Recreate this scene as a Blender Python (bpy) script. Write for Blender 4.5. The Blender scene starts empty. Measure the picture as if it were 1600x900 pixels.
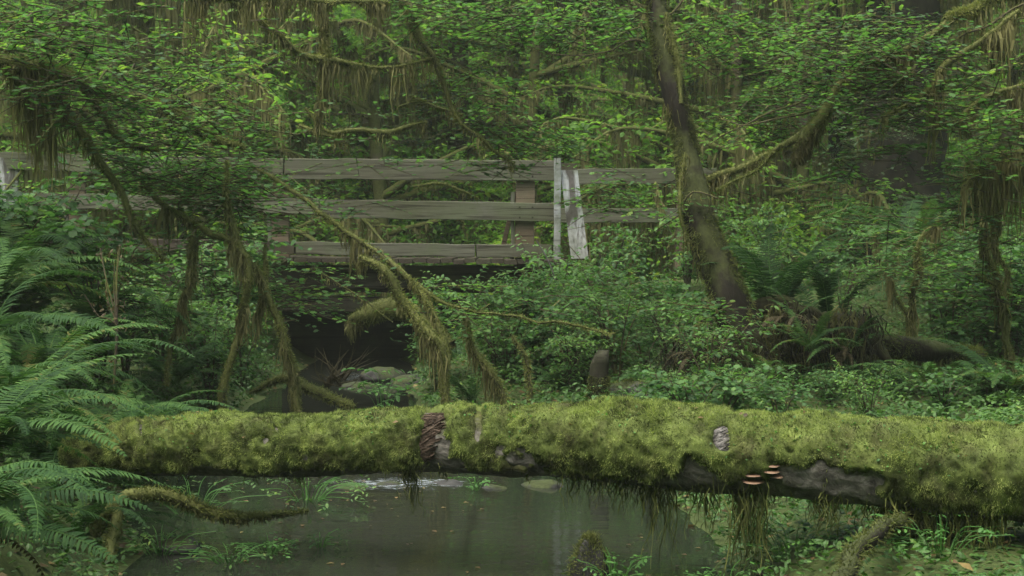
import bpy, math
import numpy as np
from math import radians
SC = bpy.context.scene
COL = SC.collection

# ------------------------------------------------------------------ camera
F = 2462.0                                  # focal length in photo pixels (1600 wide)
CAMZ = 1.6
PITCH = math.atan(70.0 / F)
cam_d = bpy.data.cameras.new("camera"); cam = bpy.data.objects.new("camera", cam_d); COL.objects.link(cam)
cam_d.sensor_width = 36.0; cam_d.lens = 36.0 * F / 1600.0
cam_d.clip_start = 0.1; cam_d.clip_end = 500
cam.location = (0, 0, CAMZ); cam.rotation_euler = (math.pi / 2 - PITCH, 0, 0)
SC.camera = cam
cam_d.dof.use_dof = True; cam_d.dof.focus_distance = 9.5; cam_d.dof.aperture_fstop = 8.0
# ------------------------------------------------------------------ light
SUN_EL, SUN_AZ = radians(64), radians(150)
w = bpy.data.worlds.new("World"); SC.world = w; w.use_nodes = True
nt = w.node_tree; bg = nt.nodes['Background']
sky = nt.nodes.new('ShaderNodeTexSky'); sky.sky_type = 'NISHITA'; sky.sun_disc = False
sky.sun_elevation = SUN_EL; sky.sun_rotation = -SUN_AZ; sky.air_density = 1.0; sky.dust_density = 8.0; sky.ozone_density = 1.0
nt.links.new(sky.outputs[0], bg.inputs[0]); bg.inputs[1].default_value = 0.14
sd = bpy.data.lights.new("overcast_sun", 'SUN'); sd.energy = 1.5; sd.angle = radians(35); sd.color = (1.0, 0.95, 0.80)
so = bpy.data.objects.new("overcast_sun", sd); COL.objects.link(so)
# azimuth measured so that the light comes from behind the wood, above left
import mathutils
ldir = mathutils.Vector((-0.28, 0.10, 1.0)).normalized()
so.rotation_euler = ldir.to_track_quat('Z', 'Y').to_euler()
SC.view_settings.view_transform = 'Standard'; SC.view_settings.look = 'None'
SC.view_settings.exposure = 1.35; SC.view_settings.gamma = 1.0
try: SC.view_settings.use_curve_mapping = False
except Exception: pass
SC.render.resolution_x = 1024; SC.render.resolution_y = 576
SC.cycles.max_bounces = 6; SC.cycles.diffuse_bounces = 3; SC.cycles.glossy_bounces = 2
SC.cycles.transmission_bounces = 3; SC.cycles.transparent_max_bounces = 4
SC.cycles.caustics_reflective = False; SC.cycles.caustics_refractive = False

CAM_FWD = np.array([0, math.cos(PITCH), -math.sin(PITCH)]); CAM_UP = np.array([0, math.sin(PITCH), math.cos(PITCH)])
def P(px, py, d):
    """world point seen at photo pixel (px, py) at depth d metres"""
    return np.array([0, 0, CAMZ]) + d * (CAM_FWD + (px - 800) / F * np.array([1.0, 0, 0]) + (450 - py) / F * CAM_UP)

# ------------------------------------------------------------------ numpy helpers
def _h(ix, iy, iz, s):
    n = (ix.astype(np.int64) * 374761393 + iy.astype(np.int64) * 668265263 + iz.astype(np.int64) * 2147483647 + s * 1274126177) & 0xffffffff
    n = ((n ^ (n >> 13)) * 1274126177) & 0xffffffff
    return ((n ^ (n >> 16)) & 0xffff) / 65535.0
def noise(p, s=0):
    p = np.asarray(p, float); i = np.floor(p); f = p - i; f = f * f * (3 - 2 * f); i = i.astype(np.int64)
    r = 0
    for dx in (0, 1):
        for dy in (0, 1):
            for dz in (0, 1):
                wgt = (f[..., 0] if dx else 1 - f[..., 0]) * (f[..., 1] if dy else 1 - f[..., 1]) * (f[..., 2] if dz else 1 - f[..., 2])
                r = r + wgt * _h(i[..., 0] + dx, i[..., 1] + dy, i[..., 2] + dz, s)
    return r
def fbm(p, o=3, s=0):
    p = np.asarray(p, float); a = 1; t = 0; r = 0
    for k in range(o):
        r = r + a * noise(p * 2 ** k, s + k); t += a; a *= .5
    return r / t * 2 - 1
def sm(x): x = np.clip(x, 0, 1); return x * x * (3 - 2 * x)
def unit(v): return v / np.maximum(np.linalg.norm(v, axis=-1, keepdims=True), 1e-9)

class G:
    """collects vertices, faces and a per-vertex tint, then links them as one mesh object"""
    def __init__(s): s.V = []; s.Fc = []; s.T = []; s.n = 0
    def add(s, V, Fa, t=0.5):
        V = np.asarray(V, float).reshape(-1, 3); Fa = np.asarray(Fa, np.int64)
        if len(V) == 0: return s
        s.V.append(V); s.Fc.append(Fa + s.n); s.T.append(np.broadcast_to(np.asarray(t, float), (len(V),)).copy() if np.ndim(t) == 0 else np.asarray(t, float)); s.n += len(V)
        return s
    def mesh(s, name, mat, smooth=False):
        me = bpy.data.meshes.new(name)
        V = np.concatenate(s.V); T = np.concatenate(s.T)
        li = np.concatenate([f.ravel() for f in s.Fc]); ct = np.concatenate([np.full(len(f), f.shape[1]) for f in s.Fc])
        me.vertices.add(len(V)); me.vertices.foreach_set('co', V.astype(np.float32).ravel())
        me.loops.add(len(li)); me.loops.foreach_set('vertex_index', li.astype(np.int32))
        me.polygons.add(len(ct)); me.polygons.foreach_set('loop_start', (np.cumsum(ct) - ct).astype(np.int32))
        me.update(calc_edges=True)
        a = me.attributes.new('tint', 'FLOAT', 'POINT'); a.data.foreach_set('value', T.astype(np.float32))
        me.polygons.foreach_set('use_smooth', np.full(len(ct), bool(smooth)))
        me.materials.append(mat); me.update()
        return me
    def build(s, name, mat, parent=None, smooth=False):
        return link(name, s.mesh(name, mat, smooth), parent)
def link(name, me, parent=None):
    o = bpy.data.objects.new(name, me); COL.objects.link(o)
    if parent is not None: o.parent = parent
    return o
def tag(o, label=None, cat=None, group=None, kind=None):
    if label: o['label'] = label
    if cat: o['category'] = cat
    if group: o['group'] = group
    if kind: o['kind'] = kind
    return o
def empty(name, loc=(0, 0, 0), label=None, cat=None, group=None):
    o = bpy.data.objects.new(name, None); COL.objects.link(o); o.location = loc; o.empty_display_size = .2
    return tag(o, label, cat, group)
def kids(o): return [c for c in bpy.data.objects if c.parent == o]
def copy_tree(o, parent=None):
    c = o.copy(); COL.objects.link(c); c.parent = parent
    for ch in KIDS.get(o.name, []): copy_tree(ch, c)
    return c
KIDS = {}
def cache_kids():
    KIDS.clear()
    for o in bpy.data.objects:
        if o.parent: KIDS.setdefault(o.parent.name, []).append(o)
def inst(tv, tf, pos, B, tint=.5):
    """instances of template (tv, tf) with 3x3 bases B (rows = images of x, y, z axes)"""
    n = len(pos); k = len(tv)
    V = np.einsum('kj,njc->nkc', tv, B) + pos[:, None, :]
    Fa = (tf[None] + (np.arange(n) * k)[:, None, None]).reshape(-1, tf.shape[1])
    t = np.repeat(np.broadcast_to(tint, (n,)), k)
    return V.reshape(-1, 3), Fa, t
def catmull(pts, step):
    pts = np.asarray(pts, float); n = len(pts)
    if n == 2: pts = np.vstack([pts[0], pts.mean(0), pts[1]]); n = 3
    e = np.vstack([2 * pts[0] - pts[1], pts, 2 * pts[-1] - pts[-2]])
    out = []
    for i in range(n - 1):
        p0, p1, p2, p3 = e[i:i + 4]; L = np.linalg.norm(p2[:3] - p1[:3]); m = max(2, int(L / step))
        t = (np.arange(m) / m)[:, None]
        out.append(.5 * ((2 * p1) + (-p0 + p2) * t + (2 * p0 - 5 * p1 + 4 * p2 - p3) * t ** 2 + (-p0 + 3 * p1 - 3 * p2 + p3) * t ** 3))
    out.append(pts[-1:]); return np.vstack(out)
def frames(C):
    T = unit(np.gradient(C, axis=0)); ref = np.array([0, 0, 1.]) if abs(T[:, 2]).mean() < .75 else np.array([0, 1., 0])
    A = unit(np.cross(np.broadcast_to(ref, T.shape), T)); Bn = np.cross(T, A)
    return T, A, Bn
def tube(C, R, k=10, amp=.12, fr=6., seed=0, cap=True):
    """C (n,3) centres, R (n,) radii -> lumpy tube"""
    T, A, Bn = frames(C); th = np.arange(k) / k * 2 * np.pi
    D = A[:, None] * np.cos(th)[None, :, None] + Bn[:, None] * np.sin(th)[None, :, None]
    V = C[:, None] + D * R[:, None, None]
    nz = fbm(V * fr, 3, seed); V = C[:, None] + D * (R[:, None] * (1 + amp * nz))[..., None]
    n = len(C); i = np.arange(n - 1)[:, None] * k; j = np.arange(k)[None]; jn = (j + 1) % k
    Fa = np.stack([i + j, i + jn, i + k + jn, i + k + j], -1).reshape(-1, 4)
    return V.reshape(-1, 3), Fa
def path(pp, step=.08):
    """pp list of (px, py, depth, radius) -> centres, radii"""
    a = np.array([np.r_[P(x, y, d), r] for x, y, d, r in pp]); c = catmull(a, step)
    return c[:, :3], np.maximum(c[:, 3], .003)

# ------------------------------------------------------------------ materials
def mat(name):
    m = bpy.data.materials.new(name); m.use_nodes = True; n = m.node_tree.nodes; n.clear()
    o = n.new('ShaderNodeOutputMaterial'); return m, n, m.node_tree.links, o
def ramp(n, stops):
    r = n.new('ShaderNodeValToRGB'); e = r.color_ramp.elements
    while len(e) > 1: e.remove(e[-1])
    e[0].position = stops[0][0]; e[0].color = (*stops[0][1], 1)
    for p, c in stops[1:]:
        x = e.new(p); x.color = (*c, 1)
    return r
def texn(n, l, scale, detail=3, rough=.55, vec=None, dist=0):
    t = n.new('ShaderNodeTexNoise'); t.inputs['Scale'].default_value = scale; t.inputs['Detail'].default_value = detail
    t.inputs['Roughness'].default_value = rough; t.inputs['Distortion'].default_value = dist
    if vec is None:
        g = n.new('ShaderNodeNewGeometry'); vec = g.outputs['Position']
    l.new(vec, t.inputs['Vector']); return t
def math_(n, l, op, a, b=None):
    m = n.new('ShaderNodeMath'); m.operation = op
    for i, v in enumerate((a, b)):
        if v is None: continue
        if isinstance(v, (int, float)): m.inputs[i].default_value = v
        else: l.new(v, m.inputs[i])
    return m.outputs[0]
def leafmat(name, stops, trans=.35, rough=.5, nscale=.9, namp=.6, spec=.25, tcol=1.6, dead=None):
    m, n, l, o = mat(name)
    a = n.new('ShaderNodeAttribute'); a.attribute_name = 'tint'
    t = texn(n, l, nscale, 2)
    f = math_(n, l, 'ADD', a.outputs['Fac'], math_(n, l, 'MULTIPLY', math_(n, l, 'SUBTRACT', t.outputs[0], .5), namp))
    r = ramp(n, stops); l.new(f, r.inputs[0])
    if dead:
        td = texn(n, l, dead[1], 5, .65); md = n.new('ShaderNodeMapRange'); l.new(td.outputs[0], md.inputs[0]); md.inputs[1].default_value = .48; md.inputs[2].default_value = .72; md.inputs[4].default_value = .5
        xd = n.new('ShaderNodeMixRGB'); l.new(md.outputs[0], xd.inputs[0]); l.new(r.outputs[0], xd.inputs[1]); xd.inputs[2].default_value = (*dead[0], 1); r = xd
    p = n.new('ShaderNodeBsdfPrincipled'); l.new(r.outputs[0], p.inputs['Base Color']); p.inputs['Roughness'].default_value = rough
    p.inputs['Specular IOR Level'].default_value = spec
    if trans > 0:
        tr = n.new('ShaderNodeBsdfTranslucent'); mx = n.new('ShaderNodeMixRGB'); mx.blend_type = 'MULTIPLY'; mx.inputs[0].default_value = 1
        l.new(r.outputs[0], mx.inputs[1]); mx.inputs[2].default_value = (tcol * .95, tcol * 1.05, tcol * .6, 1); l.new(mx.outputs[0], tr.inputs[0])
        s = n.new('ShaderNodeMixShader'); s.inputs[0].default_value = trans
        l.new(p.outputs[0], s.inputs[1]); l.new(tr.outputs[0], s.inputs[2]); l.new(s.outputs[0], o.inputs[0])
    else: l.new(p.outputs[0], o.inputs[0])
    return m
M = {}
M['maple'] = leafmat('maple_leaves', [(0, (.025, .064, .022)), (.45, (.055, .135, .040)), (.8, (.090, .20, .045)), (1, (.15, .23, .05))], .5)
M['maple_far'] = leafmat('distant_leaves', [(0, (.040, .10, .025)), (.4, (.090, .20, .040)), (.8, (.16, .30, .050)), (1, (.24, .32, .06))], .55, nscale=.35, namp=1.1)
M['shrub'] = leafmat('shrub_leaves', [(0, (.022, .062, .022)), (.5, (.052, .132, .040)), (1, (.11, .22, .05))], .38, nscale=1.2, namp=.9, spec=.22)
M['conifer'] = leafmat('conifer_needles', [(0, (.015, .035, .016)), (.5, (.03, .065, .025)), (1, (.05, .10, .03))], .2, nscale=.8)
M['fern'] = leafmat('fern_fronds', [(0, (.010, .028, .010)), (.45, (.024, .064, .019)), (.85, (.056, .122, .030)), (1, (.10, .10, .03))], .25, rough=.7, nscale=2, namp=1.1, spec=.1)
M['deadfern'] = leafmat('withered_fronds', [(0, (.018, .017, .008)), (.5, (.046, .040, .018)), (1, (.10, .085, .040))], .2, rough=.7)
M['cover'] = leafmat('ground_leaves', [(0, (.018, .048, .012)), (.5, (.042, .105, .024)), (.85, (.075, .16, .03)), (1, (.12, .20, .035))], .25, nscale=1.4, namp=.9)
M['sorrel'] = leafmat('bright_leaves', [(0, (.03, .09, .02)), (.6, (.06, .17, .035)), (1, (.10, .24, .05))], .35, nscale=3, namp=.4)
M['moss'] = leafmat('log_moss', [(0, (.030, .038, .012)), (.25, (.062, .088, .024)), (.55, (.145, .200, .052)), (1, (.30, .375, .11))], .3, rough=.8, nscale=7, namp=.65, spec=.15, tcol=1.3, dead=((.10, .088, .052), 6.5))
M['mossbranch'] = leafmat('branch_moss', [(0, (.040, .050, .018)), (.5, (.112, .138, .042)), (1, (.24, .265, .085))], .3, rough=.85, nscale=3, namp=.9, spec=.1, tcol=1.3)
M['hang'] = leafmat('hanging_moss', [(0, (.055, .055, .024)), (.5, (.140, .145, .060)), (1, (.25, .25, .11))], .3, rough=.9, nscale=2.2, namp=.8, spec=.1, tcol=1.2)

def barkmat(name, c0, c1, mossc, mossamt, sc=9, strz=.25, bump=.6):
    m, n, l, o = mat(name); g = n.new('ShaderNodeNewGeometry')
    mp = n.new('ShaderNodeMapping'); mp.inputs['Scale'].default_value = (1, 1, strz); l.new(g.outputs['Position'], mp.inputs[0])
    t = texn(n, l, sc, 6, .65, mp.outputs[0], .4); r = ramp(n, [(.3, c0), (.7, c1)]); l.new(t.outputs[0], r.inputs[0])
    t2 = texn(n, l, 1.7, 5, .65); sp = n.new('ShaderNodeSeparateXYZ'); l.new(g.outputs['Normal'], sp.inputs[0])
    f = math_(n, l, 'ADD', math_(n, l, 'MULTIPLY', sp.outputs[2], .22), t2.outputs[0])
    mr = n.new('ShaderNodeMapRange'); l.new(f, mr.inputs[0]); mr.inputs[1].default_value = .62 - mossamt * .3; mr.inputs[2].default_value = .74 - mossamt * .3
    t3 = texn(n, l, 40, 4); r3 = ramp(n, [(.3, tuple(x * .5 for x in mossc)), (.7, mossc)]); l.new(t3.outputs[0], r3.inputs[0])
    mx = n.new('ShaderNodeMixRGB'); l.new(mr.outputs[0], mx.inputs[0]); l.new(r.outputs[0], mx.inputs[1]); l.new(r3.outputs[0], mx.inputs[2])
    p = n.new('ShaderNodeBsdfPrincipled'); l.new(mx.outputs[0], p.inputs['Base Color']); p.inputs['Roughness'].default_value = .85; p.inputs['Specular IOR Level'].default_value = .2
    b = n.new('ShaderNodeBump'); b.inputs['Strength'].default_value = bump; b.inputs['Distance'].default_value = .03; l.new(t.outputs[0], b.inputs['Height']); l.new(b.outputs[0], p.inputs['Normal'])
    l.new(p.outputs[0], o.inputs[0]); return m
M['bark'] = barkmat('mossy_bark', (.004, .0038, .0028), (.020, .018, .012), (.045, .058, .018), .35, bump=1)
M['rootbark'] = barkmat('dark_root_bark', (.006, .0062, .003), (.036, .036, .018), (.05, .06, .02), .15, sc=12)
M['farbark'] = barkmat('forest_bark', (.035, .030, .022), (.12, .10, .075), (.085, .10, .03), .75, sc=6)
M['darkbark'] = barkmat('dark_conifer_bark', (.004, .004, .0025), (.026, .026, .016), (.05, .06, .02), .15, sc=5, strz=.3, bump=1)
M['mossbark'] = barkmat('moss_covered_bark', (.03, .030, .016), (.08, .085, .035), (.12, .14, .042), .9)
M['twig'] = barkmat('twig_bark', (.03, .025, .018), (.10, .09, .06), (.09, .10, .03), .3, sc=20)
M['logbark'] = barkmat('weathered_log_bark', (.022, .022, .018), (.21, .21, .185), (.07, .085, .02), .12, sc=14, strz=1.0, bump=.9)

def woodmat(name, c0, c1, green=.3, ax=(.5, 26, 26)):
    m, n, l, o = mat(name); tc = n.new('ShaderNodeTexCoord'); mp = n.new('ShaderNodeMapping'); mp.inputs['Scale'].default_value = ax; l.new(tc.outputs['Object'], mp.inputs[0])
    t = texn(n, l, 3.0, 7, .7, mp.outputs[0], .6); r = ramp(n, [(.3, c0), (.68, c1)]); l.new(t.outputs[0], r.inputs[0])
    t2 = texn(n, l, 2.2, 5, .65); mr = n.new('ShaderNodeMapRange'); l.new(t2.outputs[0], mr.inputs[0]); mr.inputs[1].default_value = .42; mr.inputs[2].default_value = .62; mr.inputs[4].default_value = green
    mx = n.new('ShaderNodeMixRGB'); l.new(mr.outputs[0], mx.inputs[0]); l.new(r.outputs[0], mx.inputs[1]); mx.inputs[2].default_value = (.06, .08, .03, 1)
    vo = n.new('ShaderNodeTexVoronoi'); vo.inputs['Scale'].default_value = 3.1; l.new(tc.outputs['Object'], vo.inputs[0])
    kr = n.new('ShaderNodeMapRange'); l.new(vo.outputs['Distance'], kr.inputs[0]); kr.inputs[1].default_value = .05; kr.inputs[2].default_value = .10; kr.inputs[3].default_value = .65; kr.inputs[4].default_value = 0
    mp3 = n.new('ShaderNodeMapping'); mp3.inputs['Scale'].default_value = tuple(v * .8 for v in ax); l.new(tc.outputs['Object'], mp3.inputs[0])
    t4 = texn(n, l, 1.3, 5, .6, mp3.outputs[0], 1.2); r4 = ramp(n, [(.36, (.25, .22, .20)), (.46, (1, 1, 1))]); l.new(t4.outputs[0], r4.inputs[0])
    t5 = texn(n, l, 1.1, 3); r5 = ramp(n, [(.35, (.74, .72, .60)), (.65, (1.12, 1.14, 1.12))]); l.new(t5.outputs[0], r5.inputs[0])
    m4 = n.new('ShaderNodeMixRGB'); m4.blend_type = 'MULTIPLY'; m4.inputs[0].default_value = 1; l.new(mx.outputs[0], m4.inputs[1]); l.new(r4.outputs[0], m4.inputs[2])
    m5 = n.new('ShaderNodeMixRGB'); m5.blend_type = 'MULTIPLY'; m5.inputs[0].default_value = 1; l.new(m4.outputs[0], m5.inputs[1]); l.new(r5.outputs[0], m5.inputs[2]); mx = m5
    mk = n.new('ShaderNodeMixRGB'); l.new(kr.outputs[0], mk.inputs[0]); l.new(mx.outputs[0], mk.inputs[1]); mk.inputs[2].default_value = (.02, .016, .012, 1)
    p = n.new('ShaderNodeBsdfPrincipled'); l.new(mk.outputs[0], p.inputs['Base Color']); p.inputs['Roughness'].default_value = .75; p.inputs['Specular IOR Level'].default_value = .25
    b = n.new('ShaderNodeBump'); b.inputs['Strength'].default_value = .4; b.inputs['Distance'].default_value = .01; l.new(t.outputs[0], b.inputs['Height']); l.new(b.outputs[0], p.inputs['Normal'])
    l.new(p.outputs[0], o.inputs[0]); return m
M['rail'] = woodmat('weathered_grey_board', (.058, .062, .048), (.150, .160, .132), .55)
M['post'] = woodmat('brown_weathered_post', (.08, .058, .042), (.19, .15, .115), .4, (26, 26, .6))
M['darkwood'] = woodmat('dark_timber', (.015, .012, .010), (.06, .05, .04), .3)  # darker timber tone for beams, plank ends and cap
M['blackwood'] = woodmat('black_timber_and_shade', (.006, .005, .004), (.02, .017, .014), .3)
M['white'] = woodmat('peeling_white_paint', (.20, .23, .26), (.38, .42, .47), .8, (6, 6, .8))

def simple(name, c, rough=.7, c2=None, sc=20, bump=.0, spec=.3):
    m, n, l, o = mat(name); p = n.new('ShaderNodeBsdfPrincipled'); p.inputs['Roughness'].default_value = rough; p.inputs['Specular IOR Level'].default_value = spec
    t = texn(n, l, sc, 5, .6); r = ramp(n, [(.3, c), (.7, c2 or tuple(x * 1.5 for x in c))]); l.new(t.outputs[0], r.inputs[0]); l.new(r.outputs[0], p.inputs['Base Color'])
    if bump:
        b = n.new('ShaderNodeBump'); b.inputs['Strength'].default_value = bump; b.inputs['Distance'].default_value = .02; l.new(t.outputs[0], b.inputs['Height']); l.new(b.outputs[0], p.inputs['Normal'])
    l.new(p.outputs[0], o.inputs[0]); return m
M['soil'] = barkmat('litter_soil', (.014, .012, .008), (.055, .045, .028), (.05, .075, .02), .75, sc=7, strz=1)
M['hill'] = simple('wooded_floor', (.03, .06, .015), .95, (.07, .13, .03), 2.5, .3, .1)
M['stone'] = barkmat('wet_mossy_stone', (.010, .011, .011), (.055, .058, .056), (.04, .055, .018), .0, 10, 1)
M['redwood'] = simple('broken_red_heartwood', (.020, .015, .011), .9, (.095, .074, .056), 30, .9, .1)
M['barewood'] = simple('bare_grey_wood', (.05, .05, .045), .85, (.20, .20, .195), 30, .9, .1)
M['leaf_litter'] = leafmat('fallen_leaves', [(0, (.035, .025, .010)), (.5, (.09, .06, .025)), (1, (.20, .16, .06))], .2)

def fungmat():
    m, n, l, o = mat('banded_bracket_fungus'); a = n.new('ShaderNodeAttribute'); a.attribute_name = 'tint'
    r = ramp(n, [(0, (.05, .025, .014)), (.35, (.12, .05, .028)), (.6, (.07, .035, .022)), (.85, (.17, .095, .055)), (1, (.26, .19, .13))]); l.new(a.outputs['Fac'], r.inputs[0])
    p = n.new('ShaderNodeBsdfPrincipled'); l.new(r.outputs[0], p.inputs['Base Color']); p.inputs['Roughness'].default_value = .5; l.new(p.outputs[0], o.inputs[0]); return m
M['fungus'] = fungmat()

def watermat():
    m, n, l, o = mat('forest_water'); g = n.new('ShaderNodeNewGeometry')
    mp = n.new('ShaderNodeMapping'); mp.inputs['Scale'].default_value = (1.0, 3.4, 1); l.new(g.outputs['Position'], mp.inputs[0])
    t = texn(n, l, 2.2, 4, .55, mp.outputs[0], .6)
    p = n.new('ShaderNodeBsdfPrincipled'); p.inputs['Base Color'].default_value = (.013, .016, .012, 1); p.inputs['Roughness'].default_value = .025; p.inputs['IOR'].default_value = 1.33
    p.inputs['Specular IOR Level'].default_value = .5
    b = n.new('ShaderNodeBump'); b.inputs['Strength'].default_value = .12; b.inputs['Distance'].default_value = .02; l.new(t.outputs[0], b.inputs['Height']); l.new(b.outputs[0], p.inputs['Normal'])
    # white riffle foam where the bed is shallow behind the log
    a = n.new('ShaderNodeAttribute'); a.attribute_name = 'tint'
    mp2 = n.new('ShaderNodeMapping'); mp2.inputs['Scale'].default_value = (1, 3.0, 1); l.new(g.outputs['Position'], mp2.inputs[0])
    f = texn(n, l, 11, 6, .75, mp2.outputs[0], 1.0); fo = math_(n, l, 'MULTIPLY', a.outputs['Fac'], 1.0)
    mr = n.new('ShaderNodeMapRange'); l.new(math_(n, l, 'ADD', f.outputs[0], math_(n, l, 'MULTIPLY', fo, .34)), mr.inputs[0]); mr.inputs[1].default_value = .80; mr.inputs[2].default_value = .92
    fp = n.new('ShaderNodeBsdfPrincipled'); fp.inputs['Base Color'].default_value = (.26, .31, .34, 1); fp.inputs['Roughness'].default_value = .5
    s = n.new('ShaderNodeMixShader'); l.new(mr.outputs[0], s.inputs[0]); l.new(p.outputs[0], s.inputs[1]); l.new(fp.outputs[0], s.inputs[2])
    l.new(s.outputs[0], o.inputs[0]); return m
M['water'] = watermat()

# ------------------------------------------------------------------ terrain and stream
XC = ([-10, 0, 5, 8, 10.5, 12, 14, 17, 20, 22, 24], [-.4, -.4, -.4, -.45, -.75, -1.1, -1.55, -1.85, -1.95, -2.1, -2.2])
HW = ([-10, 5, 7.6, 10, 10.6, 12, 14, 17, 20, 22.5, 24], [1.5, 1.4, 1.4, 1.8, 1.75, 1.3, 1.0, .75, .75, .5, 0])
def edge(x, y): return np.abs(x - np.interp(y, *XC)) - np.interp(y, *HW) + .18 * fbm(np.stack([x * 1.3, y * 1.3, 0 * x], -1), 2, 5)
def H(x, y):
    x = np.asarray(x, float); y = np.asarray(y, float); e = edge(x, y)
    z = np.where(e < 0, -.35 * sm(-e / .5), .26 * sm(e / .6) + .10 * sm((e - .6) / 3))
    z = z + np.where(y > 23, .35 * sm((y - 23) / 2), 0) * (e < .5)
    left = (x < np.interp(y, *XC)); z = z + np.where(left, .55 * sm((e - .2) / 1.6) * sm((13 - y) / 3) + .2 * sm((e - .2) / 2), 0)
    m = np.exp(-((y - 21) / 2.6) ** 2)
    z = z + m * (sm((x - .2) / 1.6) * .75 + sm((-5.3 - x) / 1.8) * .7)
    z = z + .08 * fbm(np.stack([x * .7, y * .7, 0 * x], -1), 3, 9) * sm(e / .5)
    z = z + np.where(y > 25, .055 * (y - 25), 0) + np.where(y > 38, .32 * (y - 38), 0)
    ax = np.abs(x) - 20 - np.maximum(y - 15, 0) * .15
    z = z + np.where(ax > 0, .75 * ax, 0) * (y < 95) + np.where(y < -7, .8 * (-7 - y), 0)  # unseen side and rear slopes added to shut out low sky light
    return np.minimum(z, 26 + .5 * fbm(np.stack([x * .1, y * .1, 0 * x], -1), 2, 3))
def warp(a, b, n, c, fine):
    t = np.linspace(-1, 1, n); s = np.sign(t) * (fine * np.abs(t) + (1 - fine) * np.abs(t) ** 3)
    return np.where(s < 0, c + s * (c - a), c + s * (b - c))
xs = warp(-75, 75, 300, -.5, .12); ys = warp(-40, 120, 340, 12, .16)
X, Y = np.meshgrid(xs, ys); Z = H(X, Y); nx = len(xs)
ii = (np.arange(len(ys) - 1)[:, None] * nx + np.arange(nx - 1)[None]).ravel()
Fg = np.stack([ii, ii + 1, ii + nx + 1, ii + nx], -1)
V = np.stack([X, Y, Z], -1).reshape(-1, 3)
g = G().add(V, Fg, 0); ground = g.build('ground', M['soil'], smooth=True); tag(ground, kind='structure')
ground.data.materials.append(M['hill'])
cy = Y.ravel()[Fg].mean(1); cx = X.ravel()[Fg].mean(1)
ground.data.polygons.foreach_set('material_index', ((cy > 26) | (np.abs(cx) > 16) | (cy < -6)).astype(np.int32))
xw = np.linspace(-6, 4, 120); yw = np.linspace(-4, 24.5, 300); Xw, Yw = np.meshgrid(xw, yw)
foam = np.exp(-((Yw - 10.45) / .42) ** 2) * np.exp(-((Xw + .75) / .75) ** 2) + .75 * np.exp(-((Yw - 19.0) / 1.6) ** 2) * np.exp(-((Xw + 1.9) / .6) ** 2)
Zw = 0.012 * foam * fbm(np.stack([Xw * 9, Yw * 14, 0 * Xw], -1), 3, 2)
ii = (np.arange(299)[:, None] * 120 + np.arange(119)[None]).ravel()
wo = G().add(np.stack([Xw, Yw, Zw], -1), np.stack([ii, ii + 1, ii + 121, ii + 120], -1), foam.ravel()).build('stream', M['water'], smooth=True); tag(wo, kind='structure')

# ------------------------------------------------------------------ plant generators
a7 = []
for k in range(14):   # palmate leaf outline
    th = -np.pi * .86 + k / 13 * np.pi * 1.72; r = .5 if k % 2 else .36
    if k in (0, 13): r = .22
    a7.append((math.cos(th) * r + .38, math.sin(th) * r, -.10 * r * (1 if k % 2 else .2)))
LEAF_V = np.array([(0, 0, 0)] + a7); LEAF_F = np.array([(0, i, i + 1) for i in range(1, 14)] + [(0, 14, 1)])
SL_V = np.array([(0, 0, 0), (.3, .24, -.02), (.72, .2, -.05), (1, 0, -.16), (.72, -.2, -.05), (.3, -.24, -.02), (.5, 0, .04)]); SL_F = np.array([(0, 6, 1), (1, 6, 2), (2, 6, 3), (3, 6, 4), (4, 6, 5), (5, 6, 0)])
QL_V = np.array([(0, 0, 0), (.5, .33, .03), (1, 0, -.12), (.5, -.33, .03)]); QL_F = np.array([(0, 3, 1), (1, 3, 2)])
LT = {'maple': (LEAF_V, LEAF_F), 'oval': (SL_V, SL_F), 'quad': (QL_V, QL_F)}
TW_V = np.array([(t, .5 * math.cos(a) * (1 - .7 * t), .5 * math.sin(a) * (1 - .7 * t) ) for t in (0, .5, 1) for a in (0, 2.1, 4.2)]); TW_F = np.array([(i * 3 + j, i * 3 + (j + 1) % 3, i * 3 + 3 + (j + 1) % 3, i * 3 + 3 + j) for i in range(2) for j in range(3)])
def leafbasis(head, tilt, roll, size):
    c, s = np.cos(head), np.sin(head); z0 = 0 * c
    ex = np.stack([c * np.cos(tilt), s * np.cos(tilt), -np.sin(tilt)], -1); ey = np.stack([-s, c, z0], -1); ez = np.cross(ex, ey)
    ey2 = ey * np.cos(roll)[:, None] + ez * np.sin(roll)[:, None]; ez2 = np.cross(ex, ey2)
    return np.stack([ex, ey2, ez2], 1) * size[:, None, None]
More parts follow.
